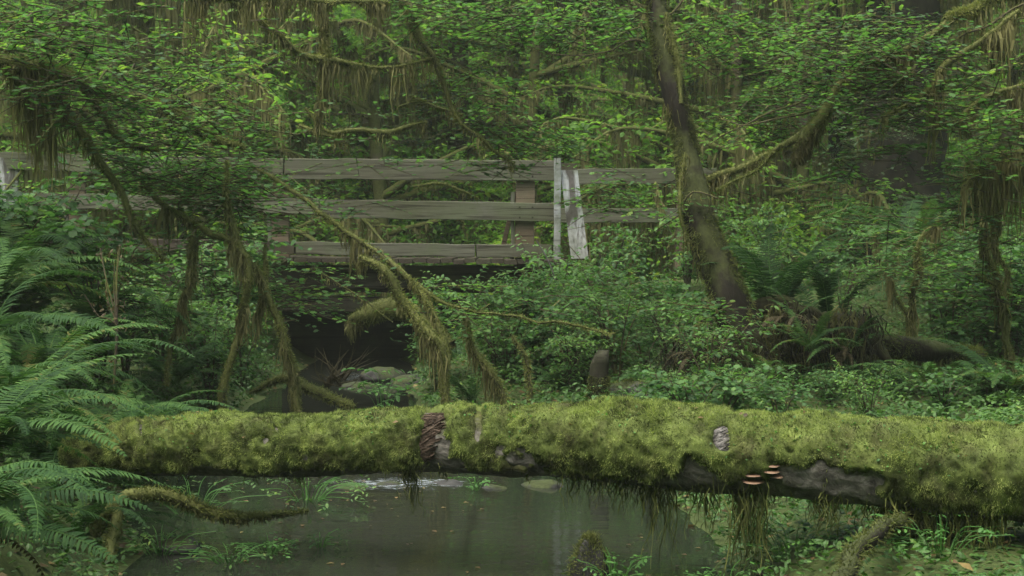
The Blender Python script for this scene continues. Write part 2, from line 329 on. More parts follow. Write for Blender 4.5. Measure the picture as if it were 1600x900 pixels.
def sprays(rng, p0, L, leaf='maple', size=.07, gap=.055, azim=None, up=0.0, flat=.3, twigr=.006, tint0=.5, tvar=.28):
    """leafy twigs starting at p0 (T,3), lengths L (T,) -> leaf arrays, twig arrays"""
    T = len(p0); az = rng.uniform(0, 2 * np.pi, T) if azim is None else azim; el = rng.normal(up, .22, T)
    D = np.stack([np.cos(az) * np.cos(el), np.sin(az) * np.cos(el), np.sin(el)], -1)
    n = max(3, int(np.max(L) / gap)); s = (np.arange(n) + .6) / n
    keep = s[None] * np.max(L) <= L[:, None] * 1.0 + 1e-6; sl = s[None] * np.max(L) / L[:, None]
    pos = p0[:, None] + D[:, None] * (sl * L[:, None])[..., None]; pos[..., 2] -= .14 * L[:, None] * sl ** 2
    side = np.where(np.arange(n) % 2, 1, -1)[None] * rng.uniform(.5, 1.35, (T, n))
    head = az[:, None] + side; tilt = rng.normal(.12, flat, (T, n)); roll = rng.normal(0, flat, (T, n))
    sz = size * rng.uniform(.6, 1.2, (T, n)) * (1 - .25 * sl); tt = np.clip(rng.normal(tint0, tvar * .5, (T, 1)) + rng.normal(0, tvar * .6, (T, n)), 0, 1)
    drop = rng.random((T, n)) < .12; keep &= ~drop
    k = keep.ravel(); pos = pos.reshape(-1, 3)[k]
    Bz = leafbasis(head.ravel()[k], tilt.ravel()[k], roll.ravel()[k], sz.ravel()[k])
    out = inst(*LT[leaf], pos, Bz, tt.ravel()[k])
    ey = np.stack([-np.sin(az), np.cos(az), 0 * az], -1); De = D.copy(); De[:, 2] -= .14
    TB = np.stack([De * L[:, None], ey * twigr * 2, np.cross(D, ey) * twigr * 2], 1)
    return out, inst(TW_V, TW_F, p0, TB, .5)
def strands(rng, p, L, w=.008, seg=4, tint=None, jit=.02):
    """hanging moss strands from points p with lengths L"""
    n = len(p); yaw = rng.uniform(0, np.pi, n); s = np.linspace(0, 1, seg + 1)
    wob = np.cumsum(rng.normal(0, jit, (n, seg + 1, 2)), 1) * np.sqrt(L)[:, None, None]; wob[:, 0] = 0
    C = p[:, None] + np.concatenate([wob, -(s[None] * L[:, None])[..., None]], -1)
    W = w * rng.uniform(.5, 1.5, n)[:, None] * (1.0 - .75 * s[None] ** 1.5) * (1 + .35 * rng.normal(0, 1, (n, seg + 1)))
    d = np.stack([np.cos(yaw), np.sin(yaw), 0 * yaw], -1)[:, None] * W[..., None]
    V = np.stack([C - d, C + d], 2).reshape(-1, 3); k = 2 * (seg + 1)
    f = np.array([(2 * i, 2 * i + 1, 2 * i + 3, 2 * i + 2) for i in range(seg)]); Fa = (f[None] + (np.arange(n) * k)[:, None, None]).reshape(-1, 4)
    t = rng.normal(.5, .2, n) if tint is None else tint
    t = np.repeat(np.clip(t, 0, 1), k)
    return V, Fa, t
def drape(rng, C, R, dens, Lm, clump=.18, w=.007, tint0=.5, lo=0., hi=1., spread=1.0):
    """hanging moss along centreline C: dens strands per metre, clumped lengths up to Lm"""
    i0, i1 = int(lo * (len(C) - 1)), max(int(hi * (len(C) - 1)), int(lo * (len(C) - 1)) + 1)
    C = C[i0:i1 + 1]; R = R[i0:i1 + 1]; seglen = np.linalg.norm(np.diff(C, axis=0), axis=1); tot = seglen.sum(); n = int(dens * tot)
    if n < 3: return None
    cum = np.r_[0, np.cumsum(seglen)] / tot; u = rng.random(n); c = np.stack([np.interp(u, cum, C[:, k]) for k in range(3)], -1); r = np.interp(u, cum, R)
    cl = noise(np.stack([u * tot / clump, 0 * u + rng.random() * 99, 0 * u], -1), 7)
    L = Lm * (np.clip(cl * 1.7 - .45, .04, 1)) ** 1.3 * rng.uniform(.35, 1.1, n)
    a = rng.uniform(0, 2 * np.pi, n); p = c + np.stack([np.cos(a), np.sin(a), 0 * a], -1) * (r * .9 * spread)[:, None]
    p[:, 2] -= r * .3
    return strands(rng, p, L, w, 5, np.clip(rng.normal(tint0, .2, n), 0, 1))
BL_V = np.array([(0, -.5, 0), (0, .5, 0), (.6, .3, .12), (.6, -.3, .12), (1, 0, .05)]); BL_F3 = np.array([(3, 2, 4)]); BL_F4 = np.array([(0, 1, 2, 3)])
def fuzz(rng, P0, N, L, w=.005, jit=.7, tint=.5, down=.0):
    """short moss tufts at points P0 pointing roughly along N"""
    d = unit(N + rng.normal(0, jit, N.shape) - np.array([0, 0, 1.]) * down); e = unit(np.cross(d, rng.normal(0, 1, d.shape))); f = np.cross(d, e)
    B = np.stack([d * L[:, None], e * w, f * L[:, None]], 1)
    V, Fa, t = inst(BL_V[:, :], BL_F4, P0, B, tint); k = len(BL_V); t = np.clip(t + np.tile(np.array([-.22, -.22, .06, .06, .16]), len(P0)), 0, 1)  # fresh tips and browner bases; crevice shade is painted into this tint too
    F3 = (BL_F3[None] + (np.arange(len(P0)) * k)[:, None, None]).reshape(-1, 3)
    return V, Fa, F3, t
def addfuzz(g, r):
    V, F4, F3, t = r
    g.add(V, F4, t); g.Fc.append(F3 + g.n - len(V))
def tubefuzz(rng, g, C, R, dens, L=.025, w=.006, tint0=.5, down=.3, amp=1.0):
    T, A, Bn = frames(C); sl = np.r_[0, np.cumsum(np.linalg.norm(np.diff(C, axis=0), axis=1))]; area = sl[-1] * 2 * np.pi * R.mean(); n = int(area * dens)
    if n < 4: return
    u = rng.random(n) * sl[-1]; I = lambda a: np.interp(u, sl, a); c = np.stack([I(C[:, k]) for k in range(3)], -1); a_ = np.stack([I(A[:, k]) for k in range(3)], -1); b_ = np.stack([I(Bn[:, k]) for k in range(3)], -1)
    th = rng.uniform(0, 2 * np.pi, n); N = a_ * np.cos(th)[:, None] + b_ * np.sin(th)[:, None]; r = I(R)
    p = c + N * (r * 1.0)[:, None]; m = noise(p * 3.5, 11); k = m > (.5 - .5 * amp) * .8
    addfuzz(g, fuzz(rng, p[k], N[k], (L * rng.uniform(.5, 1.6, n) * (.4 + 1.3 * m))[k], w, .6, np.clip(tint0 + .5 * (m - .5) + rng.normal(0, .15, n), 0, 1)[k], down))

def mossy_limb(rng, pp, parent, name='branch', dens=160, Lm=.3, moss=1.0, fz=8000, w=.007, tint0=.5, bark='mossbark', fuzzL=.022, lo=0, hi=1, clump=.18, k=9):
    C, R = path(pp, .06)
    C = C + np.stack([fbm(C * 2.6, 3, 31), fbm(C * 2.6, 3, 32), fbm(C * 2.6, 3, 33)], -1) * np.array([.09, .06, .07])
    g = G(); V, Fa = tube(C, R, k, .3, 9, 3); g.add(V, Fa, .5); br = g.build(name, M[bark], parent, True)
    g = G(); tubefuzz(rng, g, C, R, fz * moss, fuzzL, .006, tint0)
    d = drape(rng, C, R, dens * 1.5, Lm * 1.15, clump, w * .8, tint0 - .05, lo, hi)
    if g.n: g.build('moss_sleeve', M['mossbranch'], br)
    if d is not None and Lm > 0: G().add(*d).build('hanging_moss', M['hang'], br)
    return C, R
def foliage(rng, blobs, parent, leaf='maple', size=.07, m='maple', name='foliage', L=.55, gap=.055, flat=.2, tint0=.5, tw=True):
    """blobs: (px, py, depth, rx px, ry px, rd metres, n twigs)"""
    P0 = []
    for px, py, d, rx, ry, rd, n in blobs:
        q = unit(rng.normal(0, 1, (n, 3))) * rng.random((n, 1)) ** (1 / 2.4); P0.append(P(px, py, d) + q * np.array([rx * d / F, rd, ry * d / F]))
    P0 = np.vstack(P0); k = noise(P0 * 1.5, 4) > .36; P0 = P0[k]
    lv, tg = sprays(rng, P0, L * rng.uniform(.5, 1.2, len(P0)), leaf, size, gap, flat=flat, tint0=tint0)
    fo = G().add(*lv).build(name, M[m], parent)
    if tw: G().add(*tg).build('twigs', M['twig'], parent)
    return fo

# fern fronds ------------------------------------------------------
def frond_mesh(rng, L=1.0, npin=50, w=.11, rise=.9, droop=1.35, m='fern', tint0=.5, curl=0):
    n = 26; s = np.linspace(0, 1, n); ang = rise - (rise + droop) * s ** 1.25; dx = np.cos(ang); dz = np.sin(ang)
    x = np.r_[0, np.cumsum((dx[1:] + dx[:-1]) / 2)] / (n - 1) * L; z = np.r_[0, np.cumsum((dz[1:] + dz[:-1]) / 2)] / (n - 1) * L; y = curl * s ** 2 * L
    C = np.stack([x, y, z], -1); T = unit(np.gradient(C, axis=0)); S = unit(np.cross(np.array([0, 0, 1.]) + 0 * T, T)); U = np.cross(T, S)
    g = G(); V, Fa = tube(C, .006 * (1 - .8 * s) * max(L, .6), 4, 0, 1); g.add(V, Fa, .75)
    sp = np.linspace(.12, .985, npin)
    prof = np.sin(np.pi * np.clip((sp - .02) ** .62, 0, 1)) ** .75 * w * L
    for sd in (-1, 1):
        I = lambda A: np.stack([np.interp(sp, s, A[:, k]) for k in range(3)], -1)
        c, t, su, up = I(C), unit(I(T)), unit(I(S)), unit(I(U)); fwd = .28 + .12 * rng.normal(0, 1, npin)[:, None]
        d = unit(su * sd + t * fwd + up * (-.12 + .10 * rng.normal(0, 1, (npin, 1)))); e = unit(t - d * np.sum(t * d, 1, keepdims=True)); wd = (L * .9 / npin) * .36
        ln = prof * rng.uniform(.88, 1.08, npin); tt = np.clip(tint0 + rng.normal(0, .12, npin), 0, 1)
        rows = []
        for (a, b, dr) in ((0, .75, 0), (.35, 1.0, .0), (.75, .62, -.05), (1, .0, -.16)):
            ctr = c + d * (ln * a)[:, None] + up * (ln * dr)[:, None] + t * (ln * a * a * .12)[:, None]
            rows.append(ctr - e * wd * b); rows.append(ctr + e * wd * b)
        V = np.stack(rows, 1).reshape(-1, 3); f = np.array([(0, 1, 3, 2), (2, 3, 5, 4), (4, 5, 7, 6)]); Fa = (f[None] + (np.arange(npin) * 8)[:, None, None]).reshape(-1, 4)
        g.add(V, Fa, np.repeat(tt, 8) + np.tile(np.array([0, 0, 0, 0, 0, 0, .12, .12]), npin))
    return g.mesh('frond', M[m])
rf = np.random.default_rng(5)
FR = [frond_mesh(rf, 1.0, rf.integers(42, 52), rf.uniform(.085, .115), rf.uniform(.7, 1.15), rf.uniform(.35, 1.1), 'fern', rf.uniform(.3, .75), rf.uniform(-.15, .15)) for _ in range(9)]
FU = [frond_mesh(rf, 1.0, 44, .095, 1.35, rf.uniform(-.3, .4), 'fern', .3, rf.uniform(-.1, .1)) for _ in range(4)]
FD = [frond_mesh(rf, 1.0, 26, .10, rf.uniform(.2, .7), rf.uniform(1.3, 1.5), 'deadfern', .5, rf.uniform(-.1, .1)) for _ in range(3)]
def fern(rng, loc, size=1.0, n=14, label=None, group=None, meshes=None, dead=0, arc=(0, 2 * math.pi), tilt=.18):
    r = empty('sword_fern', loc, label, 'fern', group); ms = meshes or FR
    for i in range(n + dead):
        dd = i >= n; size = size * (.62 if i == n and dead else 1); me = (FD if dd else ms)[rng.integers(len(FD if dd else ms))]
        o = link('frond', me, r); a = arc[0] + (arc[1] - arc[0]) * ((i + rng.uniform(-.35, .35)) / n if not dd else rng.random())
        o.rotation_euler = (rng.normal(0, .15), rng.normal(0, tilt), a); s = size * rng.uniform(.7, 1.12); o.scale = (s, s, s)
        o.location = (rng.normal(0, .03), rng.normal(0, .03), rng.uniform(-.02, .04))
        if dd: o['label'] = 'withered brown frond'
    return r

# generic trees and shrubs in world space ---------------------------
def shrub_proto(rng, h=1.0, rad=.6, nst=6, ntw=90, leaf='oval', size=.06, m='shrub', name='leafy_shrub', tint0=.5):
    r = empty(name); g = G(); tips = []
    for i in range(nst):
        a = rng.uniform(0, 6.28); e = np.array([math.cos(a), math.sin(a), 0]) * rad * rng.uniform(.3, 1); pts = np.array([[0, 0, -.05], [*(e[:2] * .25), h * .45], [*(e[:2] * .7), h * .8], [*e[:2], h * rng.uniform(.75, 1.05)]])
        C = catmull(pts, .12); V, Fa = tube(C, np.linspace(.012, .004, len(C)), 5, .1, 8); g.add(V, Fa, .5); tips.append(C[len(C) // 4:])
    g.build('stems', M['twig'], r); C = np.vstack(tips); p = C[rng.integers(0, len(C), ntw)] + rng.normal(0, .04, (ntw, 3))
    lv, tg = sprays(rng, p, rad * .8 * rng.uniform(.4, 1.1, ntw), leaf, size, .05, up=.15, flat=.38, tint0=tint0, twigr=.003)
    G().add(*lv).build('foliage', M[m], r); G().add(*tg).build('twigs', M['twig'], r); return r
def tree_proto(rng, h=14, r0=.25, kind='maple', nb=26, name='mossy_maple', hang=.5, lean=.6):
    r = empty(name); k = np.linspace(0, 1, 9)
    pts = np.stack([lean * k ** 1.5 * rng.normal(0, 1) + .25 * np.sin(k * 5 + rng.random() * 6), lean * k ** 1.5 * rng.normal(0, 1) + .2 * np.sin(k * 4), -.4 + k * (h + .4)], -1)
    C = catmull(pts, .3); R = r0 * (1 - .75 * np.linspace(0, 1, len(C))) * (1 + .7 * np.exp(-np.linspace(0, 1, len(C)) * h / .5)); V, Fa = tube(C, R, 14, .18, 2.5, rng.integers(99))
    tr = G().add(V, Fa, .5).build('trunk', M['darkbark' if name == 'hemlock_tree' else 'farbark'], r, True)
    gb, gm, P0, AZ = G(), G(), [], []
    for i in range(nb):
        u = (rng.uniform(.08, .97) if kind != 'maple' else min(.97, .08 + .9 * rng.random() ** 1.7)); c = np.array([np.interp(u, np.linspace(0, 1, len(C)), C[:, j]) for j in range(3)]); a = rng.uniform(0, 6.28)
        Lb = (rng.uniform(1.8, 4.2) if kind == 'maple' else (3.2 * (1 - u) + .8)) ; el = rng.uniform(-.1, .7) if kind == 'maple' else rng.uniform(-.35, 0)
        e = np.array([math.cos(a), math.sin(a), 0]); q = [c, c + e * Lb * .4 + [0, 0, Lb * .4 * math.sin(el)], c + e * Lb * .75 + rng.normal(0, .15, 3) + [0, 0, Lb * .6 * math.sin(el)], c + e * Lb + rng.normal(0, .2, 3) + [0, 0, Lb * .6 * math.sin(el) - .12 * Lb]]
        Cb = catmull(np.array(q), .2); Rb = np.linspace(.05 + .008 * Lb, .012, len(Cb)) * (1 if kind == 'maple' else .6); V, Fa = tube(Cb, Rb, 6, .25, 6, i); gb.add(V, Fa, .5)
        d = drape(rng, Cb, Rb, 120, hang * rng.uniform(.4, 1.6), .4, .013, .6)
        if d is not None: gm.add(*d)
        if kind == 'maple':
            nt_ = int(Lb * 15); j = rng.integers(int(len(Cb) * .2), len(Cb), nt_); P0.append(Cb[j] + rng.normal(0, .22, (nt_, 3)) * [1, 1, .6])
        else:
            nt_ = int(Lb * 26); j = rng.integers(int(len(Cb) * .1), len(Cb), nt_); P0.append(Cb[j]); AZ.append(a + rng.choice([-1, 1], nt_) * rng.uniform(.4, 1.2, nt_))
    gb.build('branches', M['mossbark'], r, True)
    if gm.n: gm.build('hanging_moss', M['hang'], r)
    P0 = np.vstack(P0)
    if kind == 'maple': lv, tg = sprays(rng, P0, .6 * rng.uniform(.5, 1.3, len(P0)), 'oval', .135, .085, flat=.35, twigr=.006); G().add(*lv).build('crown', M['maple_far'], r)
    else: lv, tg = sprays(rng, P0, .5 * rng.uniform(.5, 1.2, len(P0)), 'quad', .085, .03, azim=np.concatenate(AZ), up=-.25, flat=.25, twigr=.006); G().add(*lv).build('crown', M['conifer'], r)
    return r

# ================================================================== FALLEN LOG
rng = np.random.default_rng(11)
LOGP = [(105, 716, 8.45, 22), (200, 706, 8.4, 42), (320, 699, 8.25, 49), (450, 700, 8.1, 50), (600, 694, 7.95, 52), (700, 692, 7.85, 53), (800, 694, 7.7, 56), (900, 694, 7.6, 62), (1000, 700, 7.5, 71), (1100, 710, 7.4, 70), (1200, 715, 7.3, 68), (1300, 721, 7.2, 71), (1400, 731, 7.1, 73), (1500, 739, 7, 76), (1600, 745, 6.9, 79), (1800, 763, 6.75, 82), (2050, 791, 6.6, 84)]
a = np.array([np.r_[P(x, y, d), r * d / F] for x, y, d, r in LOGP]); c = catmull(a, .012); LC, LR = c[:, :3], c[:, 3]
log = empty('fallen_log', tuple(LC[len(LC) // 2]), 'long fallen log thick with yellow green moss lying across the stream', 'log'); LO = np.array(log.location)
LT_, LA, LB = frames(LC); K = 120; th = np.arange(K) / K * 2 * np.pi
LD = LA[:, None] * np.cos(th)[None, :, None] + LB[:, None] * np.sin(th)[None, :, None]
px_of = lambda q: 800 + F * q[..., 0] / (q[..., 1] * math.cos(PITCH) - (q[..., 2] - CAMZ) * math.sin(PITCH))
py_of = lambda q: 450 - F * (q[..., 1] * math.sin(PITCH) + (q[..., 2] - CAMZ) * math.cos(PITCH)) / (q[..., 1] * math.cos(PITCH) - (q[..., 2] - CAMZ) * math.sin(PITCH))
base = LC[:, None] + LD * (LR * .86)[:, None, None]
rn = LR[:, None] * .86 + .018 * fbm(base * 5, 3, 2) + .010 * fbm(base * np.array([9, 40, 40]), 3, 6)
BK = LC[:, None] + LD * rn[..., None]
n = len(LC); i = np.arange(n - 1)[:, None] * K; j = np.arange(K)[None]; FQ = np.stack([i + j, i + (j + 1) % K, i + K + (j + 1) % K, i + K + j], -1).reshape(-1, 4)
g = G().add(BK.reshape(-1, 3) - LO, FQ, .5)
c0 = LC[0] - LT_[0] * .03 - LO; g.add(np.vstack([BK[0] - LO, c0[None]]), np.array([(q, K, (q + 1) % K) for q in range(K)]), .5)
g.build('log_trunk', M['logbark'], log, True)
# moss thickness; negative where the bark is bare
bx, by = px_of(base), py_of(base); front = LD[..., 1] < .2; upz = LD[..., 2]
def blob(x0, y0, rx, ry): return np.clip(1.25 - np.sqrt(((bx - x0) / rx) ** 2 + ((by - y0) / ry) ** 2), 0, 1) * front
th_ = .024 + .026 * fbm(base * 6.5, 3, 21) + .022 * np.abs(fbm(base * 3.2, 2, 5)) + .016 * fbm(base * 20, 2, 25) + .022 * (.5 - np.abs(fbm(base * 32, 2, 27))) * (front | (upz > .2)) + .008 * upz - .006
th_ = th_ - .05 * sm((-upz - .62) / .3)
nzb = fbm(base * 16, 3, 77)
bare = np.maximum.reduce([blob(678, 685, 30, 46), blob(748, 660, 7, 36), blob(1132, 688, 13, 20), blob(1090, 768, 120, 50), blob(1262, 772, 115, 66), blob(222, 672, 5, 20), blob(412, 700, 30, 30) * .42, blob(690, 735, 50, 22), blob(545, 742, 60, 14), blob(845, 715, 50, 26) * .42, blob(950, 775, 60, 16), blob(1205, 715, 12, 26) * .6, blob(330, 735, 60, 12)])
th_ = th_ - .13 * sm((bare + .55 * nzb + .5 * fbm(base * 6, 2, 51) * (bare > 0)) * 1.4 - .3)
MS = LC[:, None] + LD * (LR[:, None] * .86 + th_)[..., None]
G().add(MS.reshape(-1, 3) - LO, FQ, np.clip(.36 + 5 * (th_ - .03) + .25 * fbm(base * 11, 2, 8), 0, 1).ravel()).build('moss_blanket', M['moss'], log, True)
# tufts of moss
NT = 330000; qi = rng.integers(0, n - 1, NT); qj = rng.integers(0, K, NT); f1, f2 = rng.random((2, NT, 1)); qk = (qj + 1) % K
pt = (MS[qi, qj] * (1 - f1) + MS[qi + 1, qj] * f1) * (1 - f2) + (MS[qi, qk] * (1 - f1) + MS[qi + 1, qk] * f1) * f2
tk = th_[qi, qj]; ok = (tk > .004) & (upz[qi, qj] > -.85) & ((LD[qi, qj, 1] < .35) | (upz[qi, qj] > .3)); pt, tk, qi, qj = pt[ok], tk[ok], qi[ok], qj[ok]
nm = LD[qi, qj]; m = fbm(pt * 9, 3, 41); m2 = fbm(pt * 26, 2, 43)
tall = 1 + 1.0 * sm((px_of(pt) - 880) / 60) * sm((1060 - px_of(pt)) / 40) * sm((nm[:, 2] - .6) * 4)
Lt = (.007 + .011 * np.clip(.5 + m, 0, 1.2)) * rng.uniform(.5, 1.5, len(pt)) * tall
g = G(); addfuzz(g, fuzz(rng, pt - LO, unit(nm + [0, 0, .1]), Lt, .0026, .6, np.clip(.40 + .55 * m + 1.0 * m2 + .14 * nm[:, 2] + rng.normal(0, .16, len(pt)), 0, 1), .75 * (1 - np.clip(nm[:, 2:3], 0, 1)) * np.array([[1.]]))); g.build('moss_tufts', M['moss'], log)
# fringe of hanging moss under the log
g = G()
for x0, x1, Lm, dn in ((200, 440, .08, 360), (440, 475, .16, 900), (475, 900, .07, 300), (880, 1010, .2, 900), (1005, 1075, .45, 1100), (1075, 1140, .3, 400), (1150, 1190, .55, 1600), (1200, 1216, .42, 1200), (1220, 1260, .2, 400), (1275, 1305, .3, 1500), (1345, 1600, .34, 700), (1384, 1398, .55, 2200), (1425, 1475, .5, 1500), (1500, 1550, .5, 1500), (1600, 2000, .35, 500), (630, 652, .25, 1500), (512, 524, .16, 1200), (895, 910, .2, 1500)):
    i0, i1 = np.searchsorted(px_of(LC), [x0, x1]); i1 = min(i1, n - 1)
    if i1 - i0 < 3: continue
    L0 = np.linalg.norm(LC[i1] - LC[i0]); q = rng.integers(i0, i1, max(8, int(dn * L0))); a_ = rng.normal(-np.pi / 2 - .2, .55, len(q))
    # ring angle whose direction is down: find per ring
    dd = LC[q] - LR[q][:, None] * .86 * np.array([0, 0, 1.]) * np.cos(a_ + np.pi / 2)[:, None] + np.array([0, -1., 0]) * (LR[q] * .86 * np.sin(-(a_ + np.pi / 2)))[:, None]
    cl = noise(np.stack([px_of(LC[q]) / 16., 0 * q, 0 * q], -1), 3)
    V, Fa, t = strands(rng, dd - LO + [0, 0, .02], .9 * Lm * np.clip(cl * 1.6 - .2, .7 if dn >= 1500 else .1, 1) * rng.uniform(.1, 1.15, len(q)) ** 1.2, .0030, 6, np.clip(rng.normal(.38, .22, len(q)), 0, 1), .03); g.add(V, Fa, t)
g.build('hanging_moss', M['mossbranch'], log)
# broken heartwood patches
def shard_patch(x0, y0, w, h, ns, m, seed, name, lab):
    r2 = np.random.default_rng(seed); g = G()
    for _ in range(ns):
        x = x0 + r2.uniform(-w, w); y = y0 + r2.uniform(-h, h); x -= (y - y0) * .35; qi = int(np.argmin(abs(px_of(LC) - x))); jj = int(np.argmin(np.abs(by[qi] - y) + 1e3 * ~front[qi])); c = BK[qi, jj] + LD[qi, jj] * .002; nn = LD[qi, jj]; t = unit(LT_[qi] * r2.uniform(.5, 1) + np.cross(nn, LT_[qi]) * r2.normal(.3, .25)); s = np.cross(nn, t); L = r2.uniform(.02, .06); ww = r2.uniform(.002, .006); hh = r2.uniform(.001, .010)
        V = [c - t * L - s * ww, c - t * L + s * ww, c + t * L + s * ww * .6, c + t * L - s * ww * .6]; V += [v + nn * hh * r2.uniform(.6, 1.4) for v in V]
        g.add(np.array(V) - LO, np.array([(0, 1, 5, 4), (1, 2, 6, 5), (2, 3, 7, 6), (3, 0, 4, 7), (4, 5, 6, 7)]), r2.random())
    o = g.build(name, M[m], log); o['label'] = lab
shard_patch(672, 684, 24, 36, 330, 'redwood', 1, 'broken_wood', 'broken patch of reddish splintered wood')
shard_patch(1133, 686, 13, 20, 120, 'barewood', 2, 'bare_wood', 'bare patch of pale grey wood')
shard_patch(222, 676, 5, 20, 40, 'barewood', 3, 'bare_wood', 'small bare sliver of grey wood')
# fallen leaves and seedlings lying on the moss
g = G(); kq = rng.integers(0, len(pt), 90); kq = kq[nm[kq][:, 2] > .35]; g.add(*inst(QL_V, QL_F, pt[kq] - LO + nm[kq] * .012, leafbasis(rng.uniform(0, 6.28, len(kq)), rng.normal(0, .4, len(kq)), rng.normal(0, .5, len(kq)), .03 * rng.uniform(.5, 1.2, len(kq))), rng.random(len(kq)))); tag(g.build('fallen_leaves', M['leaf_litter'], log), kind='stuff')
g = G(); kq = rng.integers(0, len(pt), 2600); kq = kq[(nm[kq][:, 2] > .1) & (fbm(pt[kq] * 4, 2, 63) > .12)]; g.add(*inst(QL_V, QL_F, pt[kq] - LO + nm[kq] * .010, leafbasis(rng.uniform(0, 6.28, len(kq)), rng.normal(-.1, .5, len(kq)), rng.normal(0, .5, len(kq)), .016 * rng.uniform(.5, 1.4, len(kq))), rng.random(len(kq)))); tag(g.build('seedlings', M['sorrel'], log), kind='stuff')
# bracket fungi
def bracket(px, py, wpx, hpx, dep, seed):
    r2 = np.random.default_rng(seed); qi = int(np.argmin(abs(px_of(LC) - px))); jj = int(np.argmin(np.abs(by[qi] - py) + 1e3 * ~front[qi])); c = BK[qi, jj]; d = LC[qi, 1]; W = wpx * d / F / 2; Hh = hpx * d / F; na, nr = 22, 7; V = []; T = []
    for lay in (0, 1):
        for ir in range(nr + 1):
            for ia in range(na + 1):
                A = np.pi * ia / na; r = ir / nr; z = (Hh * .5 * (1 - r ** 1.6) + .003 * math.sin(r * 16)) if lay == 0 else -Hh * .5 * (1 - r ** 3)
                rr = r * (1 + .06 * math.sin(3 * A + seed)); V.append(c + [math.cos(A) * W * rr, -math.sin(A) * dep * rr + .03, z - .012 * rr]); T.append(.15 + .85 * r if lay == 0 else .95)
    m1 = na + 1; f = [(l * (nr + 1) * m1 + a_ * m1 + b, l * (nr + 1) * m1 + a_ * m1 + b + 1, l * (nr + 1) * m1 + (a_ + 1) * m1 + b + 1, l * (nr + 1) * m1 + (a_ + 1) * m1 + b) for l in (0, 1) for a_ in range(nr) for b in range(na)]
    return G().add(np.array(V) - LO, np.array(f), np.array(T)).build('bracket_fungus', M['fungus'], log, True)
bracket(1190, 738, 38, 7, .085, 1)['label'] = 'upper pale bracket of the left pair'; bracket(1188, 748, 40, 8, .10, 2)['label'] = 'lowest and palest bracket'; bracket(1216, 724, 32, 7, .08, 3)['label'] = 'topmost reddish brown bracket'; bracket(1214, 733, 38, 8, .09, 4)['label'] = 'middle brown bracket on the right'; bracket(1220, 742, 26, 5, .08, 5)['label'] = 'small orange brown bracket'

# ================================================================== FOOTBRIDGE
bridge = empty('footbridge', tuple(P(660, 400, 20.5)), 'weathered grey wooden footbridge with plank railings crossing above the stream', 'footbridge'); BO = np.array(bridge.location)
def board(name, p0, p1, hh, tk, m, label=None, sub=None):
    """a plank from p0 to p1 (centre line), height hh, thickness tk (towards the back)"""
    p0, p1 = np.array(p0, float), np.array(p1, float); t = p1 - p0; L = np.linalg.norm(t); t /= L
    bk = unit(np.cross(t, [0, 0, 1.])) if abs(t[2]) < .9 else np.array([0, 1., 0]); bk = bk * np.sign(bk[1] + 1e-9); up = np.cross(bk, t); up = up * (np.sign(up[2] + 1e-9) if abs(t[2]) < .9 else 1); ns = max(2, int(L / .25)); r2 = np.random.default_rng(int(L * 1e4)); V = []; b = .006
    prof = [(-hh / 2 + b, 0), (hh / 2 - b, 0), (hh / 2, b), (hh / 2, tk - b), (hh / 2 - b, tk), (-hh / 2 + b, tk), (-hh / 2, tk - b), (-hh / 2, b)]
    for i in range(ns + 1):
        wv = r2.normal(0, .005)
        for (u, v) in prof: V.append((i / ns - .5) * L * np.array([1, 0, 0]) + np.array([0, v, u + wv]))
    f = [(i * 8 + q, i * 8 + (q + 1) % 8, i * 8 + 8 + (q + 1) % 8, i * 8 + 8 + q) for i in range(ns) for q in range(8)]
    g = G().add(np.array(V), np.array(f), .5); g.Fc.append(np.array([list(range(8))])); g.Fc.append(np.array([list(range(ns * 8, ns * 8 + 8))])[:, ::-1])
    o = g.build(name, M[m], sub or bridge)
    Mx = mathutils.Matrix((t, bk, up)).transposed().to_4x4(); Mx.translation = mathutils.Vector((p0 + p1) / 2 - (BO if sub is None else np.array(sub.matrix_world.translation)))
    o.matrix_local = Mx
    if label: o['label'] = label
    return o
D0 = 20.0
board('top_rail', P(445, 263.5, D0), P(868, 266.5, D0 + .25), .262, .045, 'rail'); board('top_rail', P(-220, 246, D0 + 2.2), P(442, 262, D0), .235, .045, 'rail')
board('middle_rail', P(500, 326, D0), P(866, 331.5, D0 + .25), .235, .045, 'rail'); board('middle_rail', P(-220, 308, D0 + 2.2), P(498, 322, D0), .20, .045, 'rail')
# far railing
board('top_rail', P(872, 275.5, D0 + 1.95), P(1120, 275, D0 + 2.1), .215, .045, 'rail')
board('middle_rail', P(872, 337, D0 + 1.95), P(1120, 336, D0 + 2.1), .20, .045, 'rail')
